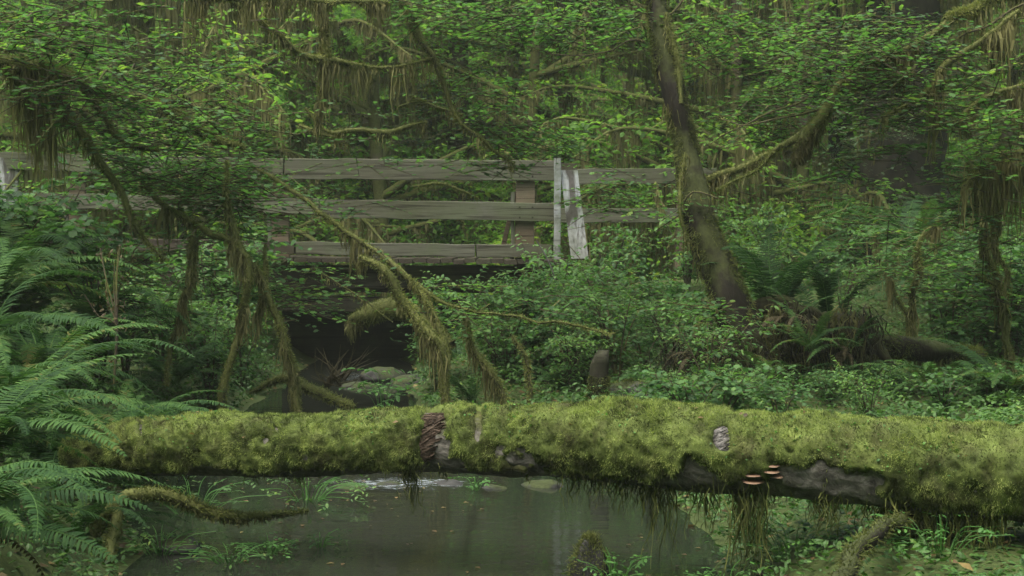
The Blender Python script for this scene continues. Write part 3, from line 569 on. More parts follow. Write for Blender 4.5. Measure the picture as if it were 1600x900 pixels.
# posts and knee braces, behind the near rail
for px, wp in ((820, 30), (438, 27), (120, 26)):
    d = D0 + .30 + (0.9 if px < 200 else 0); pst = board('post', P(px, 425, d), P(px, 256, d), wp * d / F, .09, 'post')
    board('post_edge', P(px - wp / 2 - 5, 405, d - .01), P(px - wp / 2 - 3, 300, d - .01), .05, .09, 'rail')
board('knee_brace', P(783, 400, D0 + .45), P(806, 300, D0 + .36), .06, .05, 'post')
for px, d in ((1062, D0 + 2.15),): board('post', P(px, 420, d), P(px, 262, d), .10, .09, 'post')
for px, pys, d in ((812, (258, 276, 324, 340), D0 + .18), (832, (258, 276, 324, 340), D0 + .18), (438, (256, 272, 318, 332), D0 - .02)):
    for py in pys:
        th8 = np.arange(8) / 8 * 2 * np.pi; r8 = np.stack([np.cos(th8) * .013, 0 * th8, np.sin(th8) * .013], -1); V8 = np.vstack([r8, r8 + [0, -.03, 0]]) + P(px, py, d) - BO
        g = G().add(V8, np.array([(q_, (q_ + 1) % 8, 8 + (q_ + 1) % 8, 8 + q_) for q_ in range(8)]), .5); g.Fc.append(np.array([list(range(8, 16))])); g.build('bolt', M['blackwood'], bridge)
# deck: kerb timber, plank ends, stringers
board('deck_kerb', P(462, 388, D0 - .06), P(742, 391.5, D0 + .1), .165, .12, 'rail'); board('deck_kerb', P(745, 392, D0 + .1), P(862, 393, D0 + .2), .17, .12, 'rail', 'greyer end piece of the kerb timber')
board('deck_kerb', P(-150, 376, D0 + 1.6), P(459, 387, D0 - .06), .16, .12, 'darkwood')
r2 = np.random.default_rng(3)
xx = -100.
while xx < 880:
    wpx = r2.uniform(16, 24); y0 = 406 + (xx - 460) * .008
    if xx > 300: # cross planks of the deck seen end-on
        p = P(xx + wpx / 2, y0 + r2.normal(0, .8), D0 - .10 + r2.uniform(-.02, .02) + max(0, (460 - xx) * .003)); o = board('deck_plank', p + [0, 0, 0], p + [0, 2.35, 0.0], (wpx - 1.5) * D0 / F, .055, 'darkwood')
        o.matrix_local = mathutils.Matrix.Translation(mathutils.Vector(p + [0, 1.17, -.03] - BO)) @ mathutils.Matrix.Rotation(math.pi / 2, 4, 'Z') @ mathutils.Matrix.Rotation(math.pi / 2, 4, 'X')
    xx += wpx
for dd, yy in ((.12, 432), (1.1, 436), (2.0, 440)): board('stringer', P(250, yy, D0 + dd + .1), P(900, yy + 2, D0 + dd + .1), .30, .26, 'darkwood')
board('cross_beam', P(430, 474, D0 + .35), P(640, 478, D0 + .35), .18, .3, 'darkwood'); board('abutment_wall', P(440, 520, D0 + 1.7), P(860, 520, D0 + 1.7), 1.0, .2, 'blackwood')  # abutment coloured near black to stand in for shade under the bridge
# white end post and brace boards, both ends
board('white_end_post', P(871.5, 425, D0 + .02), P(871.5, 247, D0 + .02), .085, .09, 'white', 'thin upright white post')
def slantboard(p0, p1, w, tk, m, lab):
    p0, p1 = np.array(p0), np.array(p1); t = unit(p1 - p0); s = np.array([1., 0, 0]); b = np.array([0, tk, 0]); V = []
    for p in (p0, p1):
        V += [p - s * w / 2, p + s * w / 2, p + s * w / 2 + b, p - s * w / 2 + b]
    o = G().add(np.array(V) - BO, np.array([(0, 1, 5, 4), (1, 2, 6, 5), (2, 3, 7, 6), (3, 0, 4, 7), (4, 5, 6, 7), (0, 3, 2, 1)]), .5).build('white_brace', M[m], bridge); o['label'] = lab
slantboard(P(906, 404, D0 - .05), P(889, 266, D0 + .1), .22, .05, 'white', 'wide slanting white painted board')
slantboard(P(10, 330, D0 + 1.3), P(14, 246, D0 + 1.4), .27, .05, 'white', 'white painted board at the left end')
slantboard(P(884, 264, D0 + .3), P(884, 255, D0 + .3), .30, .1, 'darkwood', 'dark cap block')

# ================================================================== TRACED TREES (real depths)
# arching vine maple on the left
rng = np.random.default_rng(21)
b = tuple(P(-150, 560, 12.3)); b = (b[0], b[1], float(H(b[0], b[1])))
t = empty('arching_maple', (0, 0, 0), 'arching mossy maple reaching in from the left edge with bearded limbs', 'tree')
mossy_limb(rng, [(-200, 620, 12.4, .13), (-190, 400, 12.3, .11), (-150, 200, 12.1, .09), (-90, 100, 12, .07)], t, 'trunk')
mossy_limb(rng, [(-90, 100, 12, .06), (0, 92, 12, .05), (60, 108, 12, .05), (130, 126, 12, .042), (215, 155, 12.2, .036), (290, 195, 12.4, .034), (330, 215, 12.5, .03), (385, 232, 12.6, .012)], t, dens=900, Lm=.85, hi=.45, clump=.2, w=.008)
mossy_limb(rng, [(95, 150, 12, .03), (112, 180, 12, .028), (150, 235, 12, .03), (180, 285, 12.1, .026), (195, 330, 12.1, .02), (232, 378, 12.2, .014), (262, 415, 12.2, .008)], t, dens=110, Lm=.22, hi=.7)
mossy_limb(rng, [(130, 128, 12.1, .03), (160, 175, 12.2, .026), (190, 210, 12.2, .026), (228, 232, 12.2, .02), (245, 240, 12.2, .008)], t, dens=90, Lm=.15)
mossy_limb(rng, [(190, 150, 12.2, .02), (255, 168, 12.3, .02), (300, 200, 12.5, .032), (312, 212, 12.5, .02)], t, dens=120, Lm=.25)
foliage(rng, [(150, 80, 12.9, 200, 90, 1.4, 190), (230, 220, 12.4, 120, 60, .6, 60), (330, 120, 13.4, 130, 100, 1.2, 120), (40, 40, 12.2, 110, 60, .7, 60), (290, 285, 12.8, 100, 50, .7, 50), (360, 265, 13.4, 80, 55, .8, 60), (400, 200, 13.6, 110, 60, 1.0, 80), (190, 265, 13, 90, 40, .5, 60), (120, 140, 11.6, 120, 40, .2, 60), (270, 190, 11.9, 100, 40, .2, 50), (60, 60, 11.6, 100, 50, .3, 70)], t)
# bearded hazel clump with arched legs
t = empty('mossy_maple_clump', (0, 0, 0), 'clump of crooked moss sleeved stems arching down behind the left half of the log', 'tree')
mossy_limb(rng, [(225, 285, 12.6, 0.010), (250, 312, 12.6, 0.015), (290, 340, 12.6, 0.023), (330, 362, 12.5, 0.029), (365, 372, 12.5, 0.031), (388, 398, 12.5, 0.034), (386, 450, 12.5, 0.029), (372, 520, 12.6, 0.027), (355, 590, 12.6, 0.031), (345, 680, 12.7, 0.034)], t, dens=420, Lm=.40, w=.009, lo=.1, hi=.62, clump=.14)
mossy_limb(rng, [(360, 250, 12.4, 0.008), (352, 300, 12.4, 0.015), (362, 345, 12.5, 0.031), (378, 385, 12.5, 0.034)], t, dens=200, Lm=.2, clump=.2)
mossy_limb(rng, [(305, 372, 12.6, 0.034), (300, 420, 12.6, 0.029), (288, 470, 12.6, 0.020), (276, 520, 12.7, 0.020), (262, 600, 12.7, 0.014)], t, dens=420, Lm=.35, hi=.7)
mossy_limb(rng, [(395, 410, 12.6, 0.027), (418, 470, 12.7, 0.029), (440, 540, 12.7, 0.031), (458, 590, 12.8, 0.034), (470, 680, 12.8, 0.034)], t, dens=220, Lm=.22)
mossy_limb(rng, [(410, 380, 12.7, 0.014), (408, 440, 12.7, 0.019), (396, 500, 12.7, 0.014)], t, dens=200, Lm=.3)
foliage(rng, [(330, 300, 12.8, 80, 50, .5, 60), (390, 330, 13.2, 80, 70, .5, 70), (250, 420, 12.9, 100, 80, .6, 80)], t)
# long leaning limb across the bridge
t = empty('leaning_mossy_sapling', (0, 0, 0), 'slender mossy limb leaning down in front of the bridge deck with shaggy drapes', 'tree')
mossy_limb(rng, [(395, 256, 13.3, 0.007), (425, 275, 13.2, 0.020), (470, 305, 13.2, 0.019), (520, 342, 13.1, 0.018), (570, 382, 13.1, 0.023), (620, 420, 13, 0.027), (665, 455, 13, 0.019), (710, 478, 13, 0.011), (790, 492, 13, 0.010), (860, 505, 13.1, 0.010), (960, 520, 13.1, 0.007)], t, dens=220, Lm=.36, lo=.28, hi=.55, w=.008, clump=.16)
mossy_limb(rng, [(560, 400, 13, 0.020), (600, 420, 12.9, 0.034), (635, 470, 12.9, 0.041), (665, 520, 12.8, 0.037), (690, 570, 12.8, 0.034), (702, 670, 12.8, 0.034)], t, dens=240, Lm=.30, hi=.8, w=.008, clump=.15)
mossy_limb(rng, [(640, 430, 13, 0.008), (672, 480, 12.9, 0.015), (690, 540, 12.9, 0.029), (698, 600, 12.8, 0.031), (700, 680, 12.8, 0.031)], t, dens=120, Lm=.2)
mossy_limb(rng, [(722, 488, 13.1, 0.014), (735, 530, 13.1, 0.024), (762, 575, 13.1, 0.030), (790, 615, 13.1, 0.031), (805, 680, 13.1, 0.034)], t, dens=220, Lm=.25)
mossy_limb(rng, [(795, 520, 13.3, 0.008), (812, 550, 13.3, 0.018), (825, 590, 13.3, 0.016), (835, 660, 13.3, 0.020)], t, dens=200, Lm=.18)
mossy_limb(rng, [(505, 430, 13.2, 0.004), (560, 460, 13.2, 0.004), (620, 500, 13.1, 0.004)], t, dens=40, Lm=.15, fz=3000)
foliage(rng, [(590, 400, 13.2, 60, 25, .4, 34), (690, 470, 13.2, 80, 35, .5, 60), (800, 480, 13.4, 100, 40, .5, 80), (480, 450, 13.4, 90, 60, .5, 70)], t)
# upper centre limbs
t = empty('bent_mossy_maple', (0, 0, 0), 'crooked pale mossy maple limbs hanging from the top above the bridge rail', 'tree')
mossy_limb(rng, [(560, -140, 15, 0.056), (600, -40, 15, 0.052), (635, 20, 15, 0.044), (655, 65, 15, 0.034), (690, 120, 15, 0.026), (706, 170, 15, 0.021), (722, 205, 15, 0.019), (760, 228, 15, 0.014), (808, 250, 15, 0.008)], t, 'trunk', dens=60, Lm=.25)
mossy_limb(rng, [(668, 88, 15, 0.024), (630, 104, 15, 0.016), (590, 105, 15, 0.016), (555, 104, 14.8, 0.022), (510, 96, 14.6, 0.032), (470, 84, 14.4, 0.027), (425, 52, 14.2, 0.024), (385, 22, 14.1, 0.024), (340, -20, 14, 0.032)], t, dens=130, Lm=.5, w=.008, clump=.12)
mossy_limb(rng, [(480, 168, 15.2, 0.010), (505, 195, 15.2, 0.016), (525, 206, 15.2, 0.024), (580, 206, 15.2, 0.027), (620, 198, 15.2, 0.024), (665, 188, 15.2, 0.010)], t, dens=260, Lm=.22, clump=.14)
mossy_limb(rng, [(470, 195, 15.2, 0.016), (520, 212, 15.2, 0.021), (545, 228, 15.2, 0.008)], t, dens=160, Lm=.2)
mossy_limb(rng, [(760, 198, 15.4, 0.011), (785, 218, 15.4, 0.014), (812, 240, 15.4, 0.011)], t, dens=40, Lm=.1)
mossy_limb(rng, [(640, 150, 15.2, 0.008), (690, 170, 15.2, 0.014), (718, 182, 15.1, 0.014)], t, dens=40, Lm=.12); mossy_limb(rng, [(622, 168, 15.2, 0.008), (660, 158, 15.2, 0.011), (712, 178, 15.1, 0.011)], t, dens=40, Lm=.12)
mossy_limb(rng, [(648, 292, 16, 0.010), (700, 290, 16, 0.013), (745, 312, 16, 0.011)], t, dens=60, Lm=.12)
mossy_limb(rng, [(505, -60, 14.6, 0.028), (502, 40, 14.6, 0.036), (505, 100, 14.6, 0.040), (500, 190, 14.6, 0.016)], t, dens=600, Lm=.45, clump=.3, w=.010)
mossy_limb(rng, [(420, -40, 14.2, 0.016), (422, 20, 14.2, 0.024), (418, 60, 14.2, 0.008)], t, dens=500, Lm=.35, clump=.3)
mossy_limb(rng, [(290, -12, 13.6, 0.024), (360, 2, 13.8, 0.024), (440, 0, 14, 0.024), (520, 8, 14.2, 0.021), (600, -4, 14.5, 0.016)], t, dens=420, Lm=.42, clump=.12)
foliage(rng, [(380, 275, 14.5, 60, 45, .4, 90), (260, 260, 14.5, 110, 40, .4, 110), (250, 315, 14.5, 110, 25, .4, 60), (950, 300, 17, 60, 50, .5, 60), (120, 290, 14, 70, 30, .4, 40), (470, 300, 16, 50, 14, .3, 16), (860, 35, 14.5, 190, 45, .8, 260), (680, 20, 15.2, 100, 45, .8, 90), (590, 170, 15.8, 130, 50, .6, 90), (740, 140, 15.5, 90, 60, .6, 60), (500, 215, 15.4, 100, 30, .5, 60), (820, 215, 15.5, 120, 28, .5, 90), (620, 250, 15.4, 170, 10, .4, 40), (540, 320, 15.6, 60, 10, .3, 16), (780, 262, 15.4, 60, 14, .3, 18)], t, size=.075)
# main leaning trunk on the right
t = empty('leaning_tree', (0, 0, 0), 'large dark leaning tree trunk with moss edges rising right of the bridge', 'tree')
C, R = path([(1000, -160, 14.4, .08), (1012, -60, 14.3, .085), (1028, 20, 14.2, .09), (1040, 90, 14.1, .11), (1056, 160, 14, .10), (1070, 220, 14, .10), (1082, 290, 13.9, .12), (1094, 350, 13.8, .14), (1122, 420, 13.7, .15), (1148, 490, 13.6, .17), (1164, 560, 13.6, .22), (1172, 640, 13.6, .32)], .05)
V_, F_ = tube(C, R, 40, .22, 5, 9); tk_ = G().add(V_, F_, .5).build('trunk', M['bark'], t, True)
g = G(); T_, A_, B_ = frames(C); nn_ = 26000; q = rng.integers(0, len(C), nn_); a_ = rng.uniform(0, 6.28, nn_); N = A_[q] * np.cos(a_)[:, None] + B_[q] * np.sin(a_)[:, None]; pp = C[q] + N * R[q][:, None] * 1.0 + T_[q] * rng.uniform(-.03, .03, (nn_, 1))
k = (1.1 * fbm(pp * 3, 3, 15) + .75 * np.abs(N[:, 0]) + .25 * N[:, 2]) > .52; addfuzz(g, fuzz(rng, pp[k], N[k], .03 * rng.uniform(.4, 1.7, k.sum()), .006, .5, np.clip(.3 + .4 * fbm(pp[k] * 5, 2, 4) + rng.normal(0, .15, k.sum()), 0, 1), .8)); g.build('moss_sleeve', M['mossbranch'], tk_)
G().add(*drape(rng, C, R, 150, .34, .14, .008, .35, .15, 1)).build('hanging_moss', M['hang'], tk_)
mossy_limb(rng, [(1085, 290, 14, .05), (1125, 272, 14, .03), (1160, 262, 13.9, .034), (1190, 245, 13.9, .026), (1205, 238, 13.9, .01)], t, dens=420, Lm=.36, clump=.14)
mossy_limb(rng, [(1010, 70, 14.2, .012), (985, 68, 14.2, .010), (960, 78, 14.2, .008), (900, 84, 14.3, .006), (830, 78, 14.4, .004)], t, dens=20, Lm=.1, fz=2500, bark='twig')
mossy_limb(rng, [(1040, 30, 14.1, .01), (1065, 10, 14.1, .01), (1090, -20, 14.1, .008)], t, dens=20, Lm=.1, fz=2500, bark='twig')
mossy_limb(rng, [(1045, 20, 14, .018), (1060, 90, 13.95, .022), (1068, 160, 13.9, .018)], t, dens=60, Lm=.16)
mossy_limb(rng, [(1062, 330, 13.7, .01), (1085, 300, 13.6, .008), (1120, 312, 13.6, .006)], t, dens=20, Lm=.1, fz=2500, bark='twig')
mossy_limb(rng, [(1075, 240, 13.7, .01), (1064, 320, 13.6, .014), (1072, 380, 13.6, .012)], t, dens=150, Lm=.18)
foliage(rng, [(940, 40, 14.2, 70, 50, .6, 60), (1090, 60, 15.2, 60, 80, .5, 60), (1085, 300, 15.0, 60, 60, .5, 30), (1030, 320, 13.6, 45, 30, .3, 16), (1110, 480, 13.2, 50, 30, .2, 20)], t)
# rootwad / dark woody base
def roots(rng, c, n, L, r, parent, rise=.25):
    for i in range(n):
        a = rng.uniform(-2.9, .1) if i % 3 else rng.uniform(0, 3.1); e = np.array([math.cos(a), math.sin(a), 0]); Lr = L * rng.uniform(.6, 1.2); p = np.array([c, c + e * Lr * .35 + [0, 0, rise * rng.uniform(-.2, .7)], c + e * Lr * .7 + rng.normal(0, .06, 3) + [0, 0, rise * rng.uniform(-1, .2)], c + e * Lr + [0, 0, -.35]])
        C = catmull(p, .05); V, Fa = tube(C, np.linspace(r, r * .25, len(C)), 8, .3, 7, i); G().add(V, Fa, .5).build('root', M['rootbark'], parent, True)
bp = P(1168, 560, 13.5); roots(rng, np.array([bp[0], bp[1], .42]), 22, .7, .03, t, .15)
for k_ in range(5):
    c_ = P(1060 + 28 * k_, 560 + rng.uniform(-25, 5), 13.35); n_ = 110; q_ = c_ + rng.normal(0, 1, (n_, 3)) * [.09, .12, .07]; G().add(*strands(rng, q_, rng.uniform(.08, .42, n_), .006, 5, rng.uniform(0, .4, n_), .05)).build('dangling_roots', M['rootbark'], t)

# mossy limb reaching in from the upper right
rng = np.random.default_rng(31)
t = empty('shaggy_limb_tree', (0, 0, 0), 'shaggy maple reaching in from the upper right with a dark beard of moss', 'tree')
mossy_limb(rng, [(1700, 600, 13.5, .16), (1690, 300, 13.4, .14), (1670, 60, 13.2, .12), (1600, -10, 13.1, .06), (1480, 30, 13, .03)], t, 'trunk', dens=120, Lm=.5)
mossy_limb(rng, [(1500, 25, 13, .03), (1420, 70, 13, .028), (1340, 112, 13, .032), (1310, 140, 13, .045), (1285, 175, 13, .05), (1255, 215, 13, .045), (1238, 232, 13, .03), (1195, 258, 13.1, .012), (1120, 300, 13.2, .006)], t, dens=700, Lm=.42, lo=.18, hi=.68, w=.010, clump=.2)
mossy_limb(rng, [(1262, 205, 12.9, .04), (1258, 225, 12.9, .05), (1252, 240, 12.9, .02)], t, dens=2500, Lm=.30, clump=.5, w=.010, tint0=.15)
mossy_limb(rng, [(1600, 20, 12.8, .022), (1540, 60, 12.8, .022), (1490, 90, 12.8, .03), (1440, 150, 12.8, .02), (1380, 185, 12.8, .01)], t, dens=500, Lm=.65, clump=.15, w=.009)
mossy_limb(rng, [(1680, 120, 12.6, .02), (1600, 130, 12.6, .02), (1540, 160, 12.6, .02), (1490, 190, 12.6, .015)], t, dens=600, Lm=.8, clump=.15, w=.009)
mossy_limb(rng, [(1680, 260, 12.6, .03), (1610, 240, 12.6, .03), (1560, 250, 12.6, .02), (1500, 290, 12.6, .01)], t, dens=450, Lm=.6, clump=.15, w=.009)
mossy_limb(rng, [(1520, 250, 12.7, .02), (1545, 300, 12.7, .03), (1552, 360, 12.7, .02), (1580, 430, 12.7, .01)], t, dens=350, Lm=.3, clump=.15)
for pp in ([(1680, -20, 13, .012), (1500, 60, 13, .008), (1420, 110, 13, .006), (1300, 150, 13, .005)], [(1400, 100, 13, .01), (1250, 160, 13, .008), (1170, 190, 13, .006), (1110, 225, 13, .004)], [(1290, 170, 13, .012), (1200, 190, 13, .008), (1130, 185, 13, .005)]):
    mossy_limb(rng, pp, t, 'branch', dens=20, Lm=.12, fz=3000, bark='twig')
foliage(rng, [(1230, 180, 14.6, 110, 60, .5, 150), (1330, 80, 13.2, 140, 60, .7, 170), (1440, 150, 13, 130, 60, .6, 140), (1560, 60, 13, 110, 70, .6, 110), (1400, 280, 13.2, 120, 60, .6, 120), (1540, 330, 13, 90, 70, .6, 90), (1170, 60, 14.9, 90, 60, .4, 90), (1380, 60, 12.5, 120, 50, .4, 110), (1250, 130, 12.6, 60, 40, .4, 40), (1560, 200, 12.2, 70, 90, .4, 80), (1380, 340, 12.8, 110, 60, .5, 80)], t)
# slim bearded saplings on the right bank
def sapling(label, stems, blobs, seed, Lm=.4):
    rg = np.random.default_rng(seed); t = empty('mossy_sapling', (0, 0, 0), label, 'sapling', 'slim bearded saplings on the right bank')
    for s in stems: mossy_limb(rg, s, t, 'stem', dens=330, Lm=Lm, clump=.13, w=.008)
    if blobs: foliage(rg, blobs, t)
sapling('slim forked mossy sapling right of the dark roots', [[(1412, 560, 15.5, .035), (1418, 480, 15.5, .03), (1432, 430, 15.4, .028), (1442, 380, 15.4, .02), (1470, 340, 15.4, .012)], [(1416, 500, 15.5, .022), (1395, 460, 15.5, .02), (1385, 420, 15.5, .012)]], [(1420, 400, 15.6, 90, 60, .5, 80)], 41)
sapling('bearded dead sapling near the right edge', [[(1585, 620, 13.8, .03), (1570, 500, 13.8, .03), (1552, 420, 13.8, .024), (1535, 350, 13.8, .02), (1530, 280, 13.8, .01)], [(1560, 450, 13.8, .02), (1520, 430, 13.8, .014)]], [(1540, 450, 14, 80, 70, .5, 70)], 42)
sapling('low leaning mossy sapling beyond the stump on the bank', [[(1060, 620, 14.2, .02), (1075, 560, 14.2, .02), (1100, 500, 14.2, .015)], [(1090, 640, 14.6, .02), (1130, 560, 14.4, .016)]], None, 43, .18)

# ================================================================== FAR TREES
rng = np.random.default_rng(51)
protos = [tree_proto(np.random.default_rng(60 + i), h, r, k, nb, nm, hg) for i, (h, r, k, nb, nm, hg) in enumerate([
    (13, .13, 'maple', 44, 'mossy_maple', .8), (15, .18, 'maple', 50, 'mossy_maple', .6), (11, .10, 'maple', 40, 'mossy_maple', 1.0), (13, .12, 'maple', 46, 'mossy_maple', .5),
    (20, .30, 'conifer', 80, 'spruce_tree', .4), (17, .30, 'conifer', 70, 'hemlock_tree', .5)])]
cache_kids()
def at_px(px, d): return (px - 800) / F * d
FT = [(380, 25, 2), (835, 26, 3), (1120, 25, 0), (1255, 24.5, 2), (610, 25.5, 3), (200, 25, 0), (60, 27, 0), (190, 33, 1), (330, 28, 2), (455, 36, 3), (560, 31, 0), (722, 30, 4), (640, 40, 2), (820, 37, 1), (905, 29, 3), (980, 42, 0), (1010, 33, 2), (1130, 28, 1), (1215, 36, 0),
      (1325, 29, 5), (1470, 34, 3), (1550, 27, 3), (1640, 31, 1), (-40, 36, 0), (-120, 29, 3), (270, 44, 2), (520, 46, 1), (770, 48, 0), (1080, 47, 5), (1290, 45, 1), (1400, 40, 2), (110, 47, 1), (690, 55, 1), (400, 53, 0),
      (880, 56, 4), (1180, 55, 3), (1500, 52, 0), (20, 56, 4), (1600, 46, 3), (950, 60, 1), (600, 62, 5), (250, 60, 3), (1350, 60, 4), (-250, 40, 1), (1800, 40, 0), (1900, 30, 2), (-300, 28, 0)]
names = {'mossy_maple': ('moss bearded maple standing among the many beyond the bridge', 'tree', 'background maples'), 'spruce_tree': ('tall dark spruce standing far beyond the bridge', 'tree', 'background spruces'), 'hemlock_tree': ('drooping hemlock standing beyond the bridge', 'tree', 'background hemlocks')}
FTO = []
uniq = {11: 'brown trunked spruce above the middle of the bridge rail', 19: 'slim drooping hemlock just left of the big dark trunk on the right'}
first = set()
for idx, (px, d, k) in enumerate(FT):
    o = protos[k] if k not in first else copy_tree(protos[k]); first.add(k)
    x = at_px(px, d); o.location = (x, d, float(H(x, d))); o.rotation_euler = (0, 0, rng.uniform(0, 6.28)); s = rng.uniform(.85, 1.2); o.scale = (s, s, s)
    lb, ct, gp = names[o.name.split('.')[0]]; tag(o, lb, ct, gp)
    FTO.append((idx, px, o))
    if idx in uniq: o['label'] = uniq[idx]; del o['group']
# placeholder: labels are completed after the bushes are placed
# big dark old trunk on the right
t = empty('old_spruce', (0, 0, 0), 'thick dark old trunk half hidden by leaves at upper right', 'tree')
pts = [P(1412, -420, 24.5), P(1410, -60, 24.3), P(1410, 150, 24.2), P(1408, 300, 24), P(1405, 420, 24)]
C = catmull(np.array([np.r_[p, r] for p, r in zip(pts, (.5, .58, .62, .68, .9))]), .1); V_, F_ = tube(C[:, :3], C[:, 3], 40, .16, 3.5, 5); G().add(V_, F_, .5).build('trunk', M['darkbark'], t, True)
g = G(); q = rng.integers(0, len(C), 900); a_ = rng.uniform(0, 6.28, 900); p = C[q, :3] + np.stack([np.cos(a_), np.sin(a_), 0 * a_], -1) * C[q, 3][:, None] * 1.02; kk = noise(p * 1.3, 3) > .5; V_, F_, t_ = strands(rng, p[kk], .5 * rng.uniform(.2, 1.2, kk.sum()), .02, 4); g.add(V_, F_, t_).build('hanging_moss', M['hang'], t)
foliage(rng, [(1410, 200, 21, 90, 60, .8, 60), (1400, 60, 22.5, 150, 60, 1, 160), (1330, 250, 22.5, 40, 120, .8, 60), (1440, 330, 22.5, 90, 40, .8, 60), (1500, 120, 23, 40, 150, .8, 100)], t, size=.09, m='conifer', leaf='quad', gap=.04)

# far wood and forest floor (uncountable)
def carpet(rng, n, xr, yr, clump, hmax, size, m, name, leaf='oval', thin=None, tint0=.5, cover=.0):
    X_, Y_ = rng.uniform(*xr, n), rng.uniform(*yr, n)
    if thin is not None: k = thin(X_, Y_); X_, Y_ = X_[k], Y_[k]
    c = noise(np.stack([X_ / clump, Y_ / clump, 0 * X_], -1), 8); k = c > cover; X_, Y_, c = X_[k], Y_[k], c[k]
    z = H(X_, Y_) + hmax * (np.clip(c * 1.6 - .3, .05, 1)) * rng.random(len(X_)) ** .7
    B = leafbasis(rng.uniform(0, 6.28, len(X_)), rng.normal(.1, .35, len(X_)), rng.normal(0, .35, len(X_)), size * rng.uniform(.5, 1.3, len(X_)))
    tn = np.clip(tint0 + .5 * (noise(np.stack([X_ * .8, Y_ * .8, z], -1), 3) - .5) + rng.normal(0, .16, len(X_)), 0, 1)
    o = G().add(*inst(*LT[leaf], np.stack([X_, Y_, z], -1), B, tn)).build(name, M[m]); tag(o, kind='stuff'); return o
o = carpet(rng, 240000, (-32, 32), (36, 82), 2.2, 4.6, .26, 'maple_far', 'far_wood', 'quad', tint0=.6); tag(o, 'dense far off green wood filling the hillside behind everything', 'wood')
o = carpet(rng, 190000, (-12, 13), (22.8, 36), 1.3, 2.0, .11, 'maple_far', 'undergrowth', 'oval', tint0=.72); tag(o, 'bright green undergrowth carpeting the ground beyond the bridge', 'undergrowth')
o = carpet(rng, 105000, (-5.5, 7.5), (9.5, 20.5), .55, .22, .048, 'cover', 'ground_cover', 'oval', lambda x, y: edge(x, y) > .05); tag(o, 'small leaved ground cover carpeting the stream banks behind the log', 'ground cover')
o = carpet(rng, 60000, (-4.5, 5), (4.5, 10.5), .4, .20, .042, 'cover', 'ground_cover', 'oval', lambda x, y: edge(x, y) > .0); tag(o, 'low leaves carpeting the banks in front of the log', 'ground cover')
n_ = 9000; x_, y_ = rng.uniform(-5, 7, n_), rng.uniform(5, 21, n_); k = edge(x_, y_) > .0; x_, y_ = x_[k], y_[k]
o = G().add(*inst(QL_V, QL_F, np.stack([x_, y_, H(x_, y_) + .015], -1), leafbasis(rng.uniform(0, 6.28, len(x_)), rng.normal(0, .3, len(x_)), rng.normal(0, .3, len(x_)), .055 * rng.uniform(.5, 1.4, len(x_))), rng.random(len(x_)))).build('leaf_litter', M['leaf_litter']); tag(o, 'brown fallen leaves scattered over the banks', 'leaf litter', kind='stuff')

n_ = 260; x_, y_ = rng.uniform(-2.6, 1.4, n_), rng.uniform(6.8, 11, n_); k = (edge(x_, y_) < -.05) & (noise(np.stack([x_ * 1.5, y_ * 2, 0 * x_], -1), 5) > .42)
x_, y_ = x_[k], y_[k]
o = G().add(*inst(QL_V, QL_F, np.stack([x_, y_, 0 * x_ + .006], -1), leafbasis(rng.uniform(0, 6.28, len(x_)), rng.normal(-.06, .03, len(x_)), rng.normal(0, .04, len(x_)), .035 * rng.uniform(.4, 1.3, len(x_))), rng.random(len(x_)))).build('floating_leaves', M['leaf_litter']); tag(o, 'small fallen leaves floating on the pool', 'floating leaves', kind='stuff')
# ================================================================== SHRUBS
rng = np.random.default_rng(71)
SP = [shrub_proto(np.random.default_rng(80 + i), h, r, ns, nt_, lf, sz, 'shrub', 'leafy_shrub', ti) for i, (h, r, ns, nt_, lf, sz, ti) in enumerate([(.8, .5, 8, 100, 'maple', .085, .45), (1.1, .6, 9, 130, 'oval', .095, .5), (.6, .45, 7, 90, 'maple', .085, .6), (1.4, .7, 9, 150, 'maple', .10, .5), (.9, .6, 8, 120, 'oval', .075, .65)])]
cache_kids(); first = set()
ORD = 'leftmost second third fourth fifth sixth seventh eighth ninth tenth eleventh twelfth thirteenth fourteenth fifteenth sixteenth seventeenth eighteenth nineteenth twentieth'.split()
def ordinal_labels(obs, phrase, pxs):
    """tell the members of a row apart by their place, counted from either end"""
    od = [o for _, o in sorted(zip(pxs, obs), key=lambda t: t[0])]; n = len(od)
    for i, o in enumerate(od):
        if i < (n + 1) // 2: o['label'] = (ORD[i] + (' from the left' if i else '')) + ' of the ' + phrase
        else: k = n - 1 - i; o['label'] = ('rightmost' if k == 0 else ORD[k] + ' from the right') + ' of the ' + phrase
def put_shrub(x, y, k, s, label, group):
    o = SP[k] if k not in first else copy_tree(SP[k]); first.add(k); o.location = (x, y, float(H(x, y)) - .03); o.rotation_euler = (0, 0, rng.uniform(0, 6.28)); o.scale = (s, s, s); tag(o, label, 'shrub', group)
    if group is None and 'group' in o: del o['group']
    return o
def zone(n, pxr, dr, ks, sr, label, group, top=None):
    c = 0; tries = 0; made = []; pxs = []
    while c < n and tries < 4000:
        tries += 1; d = rng.uniform(*dr); px = rng.uniform(*pxr); x = at_px(px, d)
        if edge(np.array(x), np.array(d)) < .12: continue
        k = int(rng.choice(ks)); s = rng.uniform(*sr); hh = [.8, 1.1, .6, 1.4, .9][k] * s
        if top is not None:
            zt = CAMZ + (380 - top) / F * d - float(H(x, d)); s = min(s, s * zt / hh) if zt > 0 else 0
            if s < .3: continue
        made.append(put_shrub(x, d, k, s, label, group)); pxs.append(px); c += 1
    ordinal_labels(made, label, pxs)
zone(16, (640, 900), (15, 19.3), [0, 1, 4], (.7, 1.1), 'leafy bushes just in front of the bridge deck', 'bushes below the bridge on the right bank', 440)
